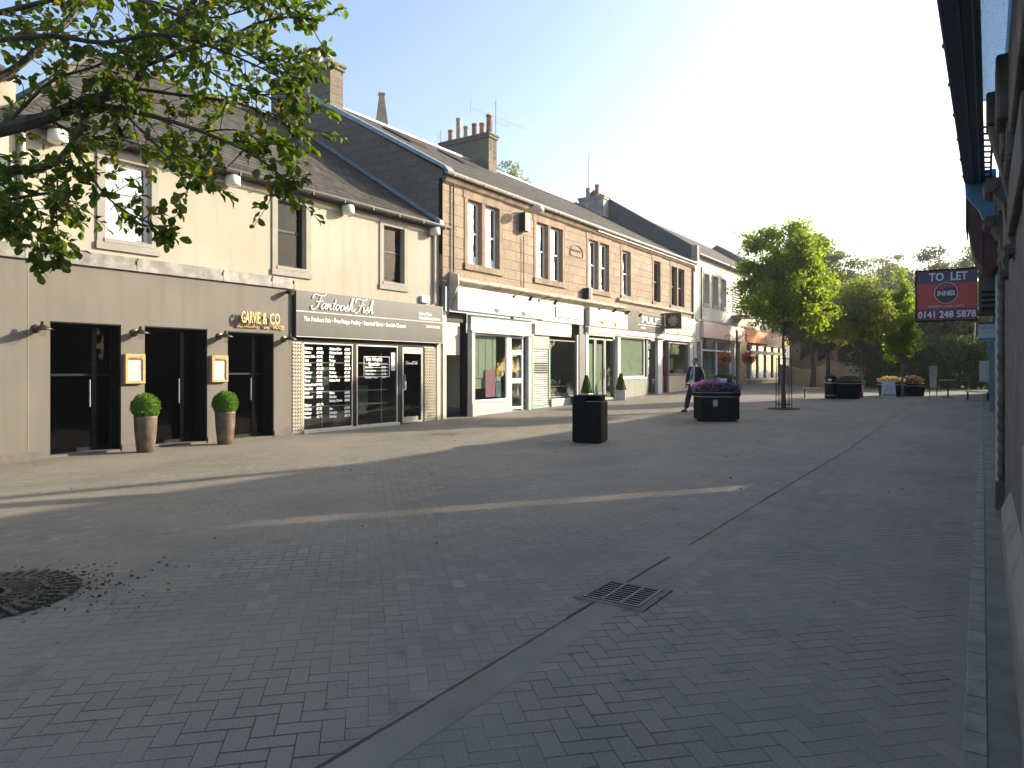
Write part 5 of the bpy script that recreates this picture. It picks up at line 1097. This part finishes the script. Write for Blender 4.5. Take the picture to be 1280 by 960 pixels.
L_far=leafmat('distant_tree_leaf',(.09,.12,.04),(.17,.19,.07),None,.45)
L_far2=leafmat('distant_evergreen_leaf',(.035,.05,.03),(.06,.08,.04),None,.3)
def P(px,z): v=at(px,z); v.z=gz(v.y); return v
rt=Vector((CS,SN,0))
def E(off,h,w,rz,fwd=0,wd=None): # envelope ellipsoid given sideways offset (m), height centre, half width, half height
    c=rt*off+Vector((-SN,CS,0))*fwd; wd=wd or w; return (c.x,c.y,h,w,wd,rz)
tree('street_tree','nearest street tree in the iron cage, yellow green with ragged open top',Vector((-5.69,25.5,.17)),6.3,[E(-.1,4.1,1.55,1.2),E(.4,5.1,1.2,1.1),E(-.3,5.7,.6,.6),E(-1.3,4.3,.6,.6),E(.9,3.7,1.0,.9),E(-.7,3.3,.8,.5),E(.1,6.2,.45,.35),E(-1.0,5.7,.3,.3)],L_street,26000,.125,120,.34,.075,.4,11)
tree('street_tree','second street tree with pale slim trunk and brown tinted dry leaves',P(1077,30.6),5.2,[E(-.3,3.9,1.3,1.0),E(.4,3.6,1.2,1.1),E(-1.0,3.2,.9,.8),E(.2,4.8,.6,.5),E(-1.7,2.9,.5,.5)],L_street2,20000,.12,110,.32,.06,.4,12,barkm=bark_light)
tree('street_tree','narrow pointed column shaped bright green tree',P(1128,30.9),5.3,[E(.05,3.1,.62,1.4),E(-.1,4.3,.42,1.0),E(.0,5.2,.2,.5),E(.25,2.4,.55,.7),E(-.3,2.3,.45,.7)],L_cone,14000,.10,110,.22,.045,.3,13,barkm=bark_light)
tree('dark_tree','dark leaning tree with forked trunk in front of the cream end building',P(1016,41),8.6,[E(-.2,4.0,2.0,1.1),E(1.2,4.6,1.6,1.3),E(-1.0,3.4,1.0,.8),E(1.0,3.0,1.8,.7)],L_dark,16000,.2,90,.5,.16,.3,14)
tree('tall_tree','tall airy pale green tree rising behind the nearest street tree',P(1035,46),10.6,[E(-.6,8.2,1.5,1.6),E(.9,7.2,1.7,1.6),E(.2,5.6,2.2,1.5),E(1.7,5.3,1.4,1.6)],L_far,16000,.19,90,.5,.14,.4,15)
tree('tall_tree','grey green hazy tree left of the wispy tall crown on the skyline',P(1082,58),9.5,[E(-1,7.0,1.9,1.7),E(1,6.2,1.8,2.0),E(0,4.5,2.8,2)],L_far2,16000,.22,130,.6,.15,.3,16)
tree('tall_tree','wispy tall tree crown standing highest over the pointed column tree',P(1112,62),12.4,[E(.2,10,1.6,1.4),E(-.8,8.8,1.5,1.3),E(.8,7.8,1.7,1.8),E(0,5.5,2.6,2.2)],L_far,16000,.22,120,.6,.15,.4,17)
tree('conifer_tree','dark conifer like crown above the TO LET board',P(1163,56),11.0,[E(0,10.3,.7,1.2),E(0,9.3,1.0,1.2),E(0,8.4,1.5,1.0),E(.2,7.0,1.9,1.2),E(0,5,2.4,2)],L_far2,16000,.2,120,.6,.15,.3,18)
tree('tall_tree','rounded olive tree right of the conifer, meeting the shop canopy',P(1207,54),11.0,[E(0,9.1,1.7,1.3),E(.8,7.4,1.8,1.6),E(-.8,6.2,1.7,1.8),E(0,4.4,2.5,2)],L_far,16000,.2,130,.55,.15,.3,19)
tree('evergreen_tree','broad dark tree filling the gap between the column tree and the board',P(1142,52),8.8,[E(-1.6,6.4,1.6,1.7),E(.2,5.0,2.4,2.0),E(1.8,5.8,1.5,1.5)],L_far2,13000,.22,80,.55,.15,.3,20)
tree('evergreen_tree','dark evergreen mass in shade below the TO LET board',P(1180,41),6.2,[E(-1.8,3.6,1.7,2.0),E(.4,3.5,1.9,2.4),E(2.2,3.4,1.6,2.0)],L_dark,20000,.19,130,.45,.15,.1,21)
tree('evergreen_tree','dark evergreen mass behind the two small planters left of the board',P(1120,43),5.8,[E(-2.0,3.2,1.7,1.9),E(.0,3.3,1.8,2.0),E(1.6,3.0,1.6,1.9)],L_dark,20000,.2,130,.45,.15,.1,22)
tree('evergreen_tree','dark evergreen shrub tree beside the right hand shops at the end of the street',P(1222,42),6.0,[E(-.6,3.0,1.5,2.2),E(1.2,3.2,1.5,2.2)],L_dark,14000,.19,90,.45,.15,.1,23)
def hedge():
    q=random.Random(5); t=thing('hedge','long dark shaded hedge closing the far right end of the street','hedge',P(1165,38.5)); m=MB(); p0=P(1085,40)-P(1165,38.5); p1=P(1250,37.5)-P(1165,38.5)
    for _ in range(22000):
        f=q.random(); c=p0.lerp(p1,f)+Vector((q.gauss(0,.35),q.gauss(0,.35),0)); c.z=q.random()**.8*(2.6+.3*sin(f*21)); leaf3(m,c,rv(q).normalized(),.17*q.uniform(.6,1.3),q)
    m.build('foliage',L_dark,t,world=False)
    m=MB()
    for k in range(18): c=p0.lerp(p1,(k+.5)/18); m.tube([c,c+Vector((q.gauss(0,.1),q.gauss(0,.1),2.2))],[.05,.02],5)
    m.box(-9,9,-.1,.1,-.3,-.1) if False else None
    m.build('stem',bark,t,world=False)
hedge()
v=at(638,75); tree('distant_tree','thin airy tree top showing above the sandstone roof right of the six pot chimney',Vector((v.x,v.y,0)),25,[E(-1.6,20.6,1.6,2.2),E(1.0,20.4,1.6,1.8),E(2.4,19.0,1.3,1.3),E(.3,22.6,1.0,1.0)],L_far,4200,.30,60,.7,.25,.5,24)
# no trees are placed right of frame to shade the far end
# ---- near tree: trunk outside the left edge, boughs reaching in
nt_=thing('overhanging_tree','leafy broadleaf boughs hanging into the upper left corner, close to the camera','tree',(-5.65,2.01,0))
q=random.Random(77)
def S(*pts): return [at(px,z,py) for px,py,z in pts]
trunk=[Vector((-5.65,2.01,-.02)),Vector((-5.67,2.0,1.2)),Vector((-5.72,2.03,2.2)),Vector((-5.80,2.05,3.0)),Vector((-5.85,2.1,4.2)),Vector((-5.7,2.3,5.2))]
limbs=[(S((-140,190,4.9),(-60,175,4.9),(0,163,4.9),(60,148,4.95),(115,127,5.0),(165,110,5.1),(182,80,5.2),(205,48,5.3),(240,5,5.4),(270,-40,5.5)),.058,.018),
(S((115,130,5.0),(150,136,5.0),(200,147,4.95),(250,165,4.9),(300,185,4.85),(345,212,4.8),(362,232,4.8)),.022,.005),
(S((-140,230,4.8),(-60,222,4.75),(0,216,4.75),(40,212,4.8),(72,201,4.85),(95,168,4.9),(112,130,4.98)),.034,.022),
(S((-100,262,4.7),(0,248,4.7),(50,243,4.7),(88,240,4.7)),.016,.008),
(S((38,245,4.7),(52,275,4.7),(50,298,4.7),(45,318,4.7)),.006,.003),
(S((70,203,4.85),(76,238,4.8),(72,268,4.8),(74,298,4.8)),.007,.003),
(S((95,185,4.9),(122,235,4.8),(150,262,4.75),(188,280,4.7),(208,290,4.7)),.009,.003),
(S((182,82,5.2),(230,62,5.2),(280,48,5.15),(325,27,5.1),(365,20,5.05),(396,28,5.0)),.016,.004),
(S((-80,130,5.1),(0,95,5.2),(50,62,5.3),(90,20,5.4),(120,-30,5.5)),.035,.015),
(S((-20,52,4.6),(60,42,4.6),(130,52,4.65),(200,42,4.7),(260,60,4.7),(320,82,4.7),(365,105,4.7)),.02,.004),
(S((165,110,5.1),(230,120,5.2),(300,130,5.25),(350,150,5.3),(372,165,5.3)),.014,.004),
(S((150,136,5.0),(195,180,4.9),(228,215,4.85),(240,228,4.85)),.01,.003),
(S((-60,30,4.9),(40,5,5.0),(120,-10,5.1),(200,5,5.2),(262,20,5.2),(320,8,5.2)),.022,.004),
(S((240,10,5.4),(300,-5,5.4),(345,5,5.3),(370,18,5.2)),.014,.003),
(S((90,-40,4.8),(180,0,4.8),(240,30,4.8),(300,58,4.8),(345,85,4.8),(380,100,4.8)),.016,.004),
(S((250,165,4.9),(290,160,4.9),(330,175,4.9),(352,182,4.9)),.007,.003),
(S((0,163,4.9),(30,130,4.9),(70,100,4.9),(120,85,4.95),(160,60,5.0)),.016,.006),
(S((-60,222,4.75),(-10,232,4.6),(20,262,4.5),(15,280,4.5)),.009,.003),
(S((60,148,4.95),(100,170,5.1),(150,175,5.2),(200,190,5.2)),.01,.004),
(S((205,48,5.3),(250,80,5.3),(290,105,5.3),(330,120,5.25),(360,128,5.25)),.012,.004)]
m=MB(); m.tube(trunk,[.11,.09,.085,.08,.055,.03],12)
tips=[]
for pts,r0,r1 in limbs:
    pts=[p+ (rv(q,.01) if 0<i<len(pts)-1 else Vector((0,0,0))) for i,p in enumerate(pts)]
    C3=[]
    for i in range(len(pts)-1):
        a=pts[max(i-1,0)];b=pts[i];c=pts[i+1];d_=pts[min(i+2,len(pts)-1)]
        for k in range(4): t=k/4; C3.append(.5*((2*b)+(c-a)*t+(2*a-5*b+4*c-d_)*t*t+(3*b-a-3*c+d_)*t**3))
    C3.append(pts[-1]); n=len(C3); m.tube(C3,[r0+(r1-r0)*i/(n-1) for i in range(n)],7)
    # twigs along the limb
    L=sum((C3[i+1]-C3[i]).length for i in range(n-1)); k=int(L/.055)
    for j in range(k):
        f=(j+q.random())/k; 
        if r0>.03 and f<.3: continue
        idx=min(int(f*(n-1)),n-2); b=C3[idx].lerp(C3[idx+1],f*(n-1)-idx); dr=(C3[idx+1]-C3[idx]).normalized()
        d_=(dr*.8+rv(q,.65)+Vector((0,0,.12))).normalized(); ln=q.uniform(.12,.42)*(.6 if r0<.01 else 1)
        e=b+d_*ln+Vector((0,0,-.05*ln)); md=b.lerp(e,.5)+rv(q,.02); m.tube([b,md,e],[.0045,.003,.0018],4,cap=False); tips.append((b,md,e))
    tips.append((C3[-3],C3[-2],C3[-1]))
for pth in ([trunk[3],S((-140,190,4.9))[0]],[trunk[3],S((-140,230,4.8))[0]],[trunk[2],S((-100,262,4.7))[0]],[trunk[4],S((-80,130,5.1))[0]],[trunk[4],S((-60,30,4.9))[0]],[trunk[4],S((-20,52,4.6))[0]],[trunk[5],S((90,-40,4.8))[0]],[trunk[5],S((240,-60,5.4))[0]]): m.tube([pth[0],pth[0].lerp(pth[1],.5)+Vector((0,0,.05)),pth[1]],[.05,.035,.025],7,cap=False)
m.build('trunk',bark,nt_)
def bigleaf(mb,p,d,s):
    up=Vector((0,0,1))+rv(q,.5); a=d.cross(up); a.normalize(); n_=a.cross(d).normalized(); w=s*.30; cu=-n_*s*.10
    st=p+d*s*.18
    V=[st, st+d*s*.25+a*w*.8+n_*s*.05, st+d*s*.58+a*w*1.15+n_*s*.07, st+d*s*.85+a*w*.7+n_*s*.02+cu, st+d*s*1.0+cu*1.6, st+d*s*.85-a*w*.7+n_*s*.02+cu, st+d*s*.58-a*w*1.15+n_*s*.07, st+d*s*.25-a*w*.8+n_*s*.05, st+d*s*.5+cu*.1]
    mb.add(V,[(0,1,2,8),(8,2,3,4),(8,4,5,6),(8,6,7,0)])
m=MB()
for b,md,e in tips:
    d0=(e-b).normalized(); k=q.randint(8,13)
    for j in range(k):
        f=.35+.65*(j+1)/k; p=b.lerp(e,f); d_=(d0*.7+rv(q,.6)+Vector((0,0,-.25))).normalized(); bigleaf(m,p,d_,q.uniform(.045,.085))
for c,n,s in ((S((52,300,4.7))[0],26,.09),(S((62,318,4.7))[0],22,.09),(S((208,294,4.7))[0],9,.05),(S((350,222,4.8))[0],22,.09),(S((15,262,4.5))[0],20,.12),(S((235,225,4.85))[0],9,.05),(S((355,225,4.8))[0],16,.07),(S((385,30,5.05))[0],12,.08)):
    for _ in range(n): bigleaf(m,c+rv(q,s*.55),(rv(q).normalized()+Vector((0,0,-.4))).normalized(),q.uniform(.06,.09))
m.build('foliage',leafmat('near_broad_leaf',(.045,.075,.012),(.10,.14,.02),(.22,.13,.02),.5,.5),nt_)
# fallen leaves and litter
def litter():
    q=random.Random(3); m=MB()
    for _ in range(620):
        a=q.random()*2*pi; r=abs(q.gauss(0,.36)); X=-5.45+r*cos(a)*1.1; Y=2.3+r*sin(a); 
        s=q.uniform(.02,.045); p=Vector((X,Y,.012+q.random()*.012)); d_=Vector((q.gauss(0,1),q.gauss(0,1),q.gauss(0,.2))).normalized(); leaf3(m,p,d_,s,q)
    for _ in range(110):
        X=q.uniform(-11,-.6); Y=q.uniform(2,16); s=q.uniform(.015,.04); leaf3(m,Vector((X,Y,gz(Y)+.012)),Vector((q.gauss(0,1),q.gauss(0,1),.1)).normalized(),s,q)
    return m
tag(litter().build('fallen_leaves',leafmat('fallen_leaf',(.04,.032,.015),(.12,.10,.05),(.25,.08,.03),.1)),'dry fallen leaves scattered over the paving and the near tree grate','leaves',kind='stuff')
# ================================================ person
def skin(name,verts,edges,mat,parent,sub=2,root=0,smooth=True):
    me=bpy.data.meshes.new(name); me.from_pydata([v[:3] for v in verts],edges,[]); 
    o=bpy.data.objects.new(name,me); COL.objects.link(o)
    a=o.modifiers.new('s','SKIN'); a.use_smooth_shade=True; sk=me.skin_vertices[0]
    for i,v in enumerate(verts): sk.data[i].radius=(v[3],v[4] if len(v)>4 else v[3]); sk.data[i].use_root=(i==root)
    b=o.modifiers.new('u','SUBSURF'); b.levels=sub; b.render_levels=sub
    bpy.context.view_layer.update()
    nm=bpy.data.meshes.new_from_object(o.evaluated_get(bpy.context.evaluated_depsgraph_get()))
    mb=MB(); mb.add([tuple(v.co) for v in nm.vertices],[tuple(p.vertices) for p in nm.polygons])
    bpy.data.objects.remove(o); bpy.data.meshes.remove(nm)
    return mb
def chain(*idx): return [(a,b) for a,b in zip(idx,idx[1:])]
pe=thing('person','person walking in dark suit, white shirt and dark tie beside the flower planter','person',(-7.95,23.0,gz(23)),radians(-18))
# joints (person faces -Y; +X is their left)
hipL=(.09,0,.93);kneeL=(.10,.06,.50);ankL=(.10,.30,.13)   # trailing leg
hipR=(-.09,0,.93);kneeR=(-.10,-.22,.52);ankR=(-.11,-.36,.09)
V=[(0,0,.97,.11,.08),(0,.0,1.15,.105,.075),(0,.01,1.36,.16,.10),(0,.01,1.49,.055,.055),(0,-.01,1.58,.06,.06),
(.09,0,.92,.085),(kneeL[0],kneeL[1],kneeL[2],.055),(ankL[0],ankL[1],ankL[2],.035),(.10,.22,.05,.035,.03),
(-.09,0,.92,.085),(kneeR[0],kneeR[1],kneeR[2],.055),(ankR[0],ankR[1],ankR[2],.035),(-.12,-.52,.05,.035,.03),
(.19,.01,1.42,.05),(.24,.09,1.16,.038),(.25,.02,.92,.027),(.245,-.01,.86,.026,.034),
(-.19,.01,1.42,.05),(-.25,-.03,1.16,.038),(-.24,-.14,.94,.027),(-.235,-.18,.88,.026,.034)]
Ed=chain(0,1,2,3,4)+chain(0,5,6,7,8)+chain(0,9,10,11,12)+chain(2,13,14,15,16)+chain(2,17,18,19,20)
for s,b0,hand in ((1,16,(.245,-.01,.86)),(-1,20,(-.235,-.18,.88))):
    for j,(dy,ln) in enumerate(((-.030,.075),(-.010,.085),(.010,.08),(.028,.065))):
        i=len(V); V.append((hand[0],hand[1]+dy,hand[2]-.045,.0095)); V.append((hand[0]-s*.012,hand[1]+dy-.004,hand[2]-.045-ln*.5,.0085)); V.append((hand[0]-s*.03,hand[1]+dy-.006,hand[2]-.04-ln*.85,.007)); Ed+=chain(b0,i,i+1,i+2)
    i=len(V); V.append((hand[0]-s*.01,hand[1]-.045,hand[2]-.01,.011)); V.append((hand[0]-s*.018,hand[1]-.055,hand[2]-.05,.009)); Ed+=chain(b0,i,i+1)
body=skin('body',V,Ed,None,pe)
# head: shaped ellipsoid with face
hd=MB(); N,Mm=24,18; hv=[]
for i in range(Mm+1):
    a=pi*i/Mm
    for k in range(N):
        b=2*pi*k/N; x=.078*sin(a)*cos(b); y=.098*sin(a)*sin(b); z=.118*cos(a)
        if z<0: x*=1+z*1.9; y*= (1+z*1.2)
        fr=max(0,-sin(b)*sin(a))
        if fr>.85:
            if -.045<z<.012 and abs(x)<.02: y-=.020*(1-abs(x)/.02)*(1-(z+.045)/.057)   # nose
            if .008<z<.03 and .015<abs(x)<.045: y+=.008                                 # eye sockets
            if -.075<z<-.055 and abs(x)<.03: y-=.006                                    # mouth
        hv.append((x,y-.015,z+1.655))
hf=[(i*N+k,(i+1)*N+k,(i+1)*N+(k+1)%N,i*N+(k+1)%N) for i in range(Mm) for k in range(N)]
body.add(hv,hf)
for s in (-1,1): body.ball((s*.080,.0,1.652),.026,8,6,(.4,.7,1.1))
body.build('body',M('skin',(.42,.24,.17),.55,.08,8),pe,smooth=True,world=False)
m=MB()
for s in (-1,1): m.ball((s*.030,-.098,1.672),.010,8,6)
m.box(-.022,.022,-.108,-.100,1.592,1.598); m.build('eyes_and_mouth',M('dark_eye_line',(.05,.025,.02),.5),pe,smooth=True,world=False)
m=MB(); m.ball((0,.005,1.695),.098,18,12,(.86,1.08,.92)); m.v=[(x,max(y,-.078 if z>1.70 else .0),z) for x,y,z in m.v]; m.build('hair',M('dark_short_hair',(.025,.018,.014),.7,.2,40,.004,200),pe,smooth=True,world=False)
J=[(0,0,.84,.225,.17),(0,.0,1.12,.20,.15),(0,.01,1.36,.225,.155),(0,.02,1.47,.12,.10),(.20,.01,1.42,.09),(.255,.09,1.16,.072),(.258,.025,.93,.058),(-.20,.01,1.42,.09),(-.262,-.03,1.16,.072),(-.25,-.13,.95,.058)]
jk=skin('jacket',J,chain(0,1,2,3)+chain(2,4,5,6)+chain(2,7,8,9),None,pe); jk.build('jacket',M('dark_navy_suit_cloth',(.018,.02,.028),.85,.15,20),pe,smooth=True,world=False)
T=[(0,0,.95,.19,.15),(.095,0,.84,.135),(kneeL[0],kneeL[1],kneeL[2],.095),(ankL[0],ankL[1]-.01,ankL[2]-.0,.08),(-.095,0,.84,.135),(kneeR[0],kneeR[1],kneeR[2],.095),(ankR[0],ankR[1]+.02,ankR[2]-.0,.08)]
tr_=skin('trousers',T,chain(0,1,2,3)+chain(0,4,5,6),None,pe); tr_.build('trousers',M('black_trouser_cloth',(.014,.014,.016),.85,.15,20),pe,smooth=True,world=False)
m=MB(); sv=[]
def surf(x,z): return -.145+abs(x)*.35-(z-1.15)*.0
m.prism([(-.05,-.115,1.49),(.05,-.115,1.49),(.075,-.150,1.30),(.075,-.158,1.1),(.06,-.172,.82),(-.06,-.172,.82),(-.075,-.158,1.1),(-.075,-.150,1.30)],(0,.05,0)); m.build('shirt',M('pale_blue_white_shirt',(.55,.58,.66),.8,.06,12),pe,world=False,bevel=.008)
m=MB(); m.prism([(-.022,-.125,1.49),(.022,-.125,1.49),(.016,-.135,1.44),(.034,-.168,1.1),(0,-.172,1.05),(-.034,-.168,1.1),(-.016,-.135,1.44)],(0,-.012,0)); m.build('tie',M('dark_blue_tie',(.02,.025,.06),.6),pe,world=False)
for (x,y,z,ry) in ((-.11,-.42,.0,0),(.10,.28,.03,.5)):
    m=MB(); L=[(-.045,-.14,0),(.0,-.165,0),(.045,-.14,0),(.04,.0,0),(.038,.11,0),(-.038,.11,0),(-.04,.0,0)]
    m.prism([(a+x,b+y,z) for a,b,c in L],(0,0,.04)); m.ball((x,y+.05,z+.06),.05,10,6,(.8,1.3,.9)); m.ball((x,y-.07,z+.04),.045,10,6,(.9,1.6,.6)); m.build('shoe',M('black_shoe_leather',(.012,.012,.012),.35),pe,smooth=False,world=False,bevel=.01)
# ================================================ light, sky, camera
w=bpy.data.worlds.new('World'); SC.world=w; w.use_nodes=True; nt=w.node_tree; bg=nt.nodes['Background']
sky=nt.nodes.new('ShaderNodeTexSky'); sky.sky_type='NISHITA'; sky.sun_disc=False; sky.sun_elevation=SUN_EL; sky.sun_rotation=SUN_AZ
sky.altitude=50; sky.air_density=1.0; sky.dust_density=2.5; sky.ozone_density=1.2
nt.links.new(sky.outputs[0],bg.inputs[0]); bg.inputs[1].default_value=.14
sl=bpy.data.lights.new('sun','SUN'); sl.energy=5.0; sl.angle=radians(.6); sl.color=(1.0,.865,.67)
so=bpy.data.objects.new('sun',sl); COL.objects.link(so); dsun=Vector((sin(SUN_AZ)*cos(SUN_EL),cos(SUN_AZ)*cos(SUN_EL),sin(SUN_EL)))
so.rotation_euler=dsun.to_track_quat('Z','Y').to_euler(); so.location=(10,20,30)
cd=bpy.data.cameras.new('camera'); co=bpy.data.objects.new('camera',cd); COL.objects.link(co); SC.camera=co
cd.sensor_fit='HORIZONTAL'; cd.sensor_width=36; cd.lens=36*FOC/1280; cd.shift_y=-(480-HZ)/1280; cd.clip_start=.02; cd.clip_end=1500
co.location=(0,0,EYE); co.rotation_euler=(radians(90),0,TH)
vs=SC.view_settings; vs.view_transform='Standard'; vs.look='None'; vs.gamma=1; vs.use_curve_mapping=False; vs.exposure=1.25
SC.render.resolution_x=1024; SC.render.resolution_y=768
SC.cycles.max_bounces=8; SC.cycles.transparent_max_bounces=16

hm=bpy.data.materials.new('thin_morning_haze'); hm.use_nodes=True; t=hm.node_tree; t.nodes.clear(); oo=t.nodes.new('ShaderNodeOutputMaterial'); pv=t.nodes.new('ShaderNodeVolumePrincipled')
pv.inputs['Color'].default_value=(.95,.97,1,1); pv.inputs['Density'].default_value=.0009; pv.inputs['Anisotropy'].default_value=.55; t.links.new(pv.outputs[0],oo.inputs[1])
hz_=MB().box(-150,150,-60,200,-1.2,40).build('haze',hm); tag(hz_,kind='stuff')
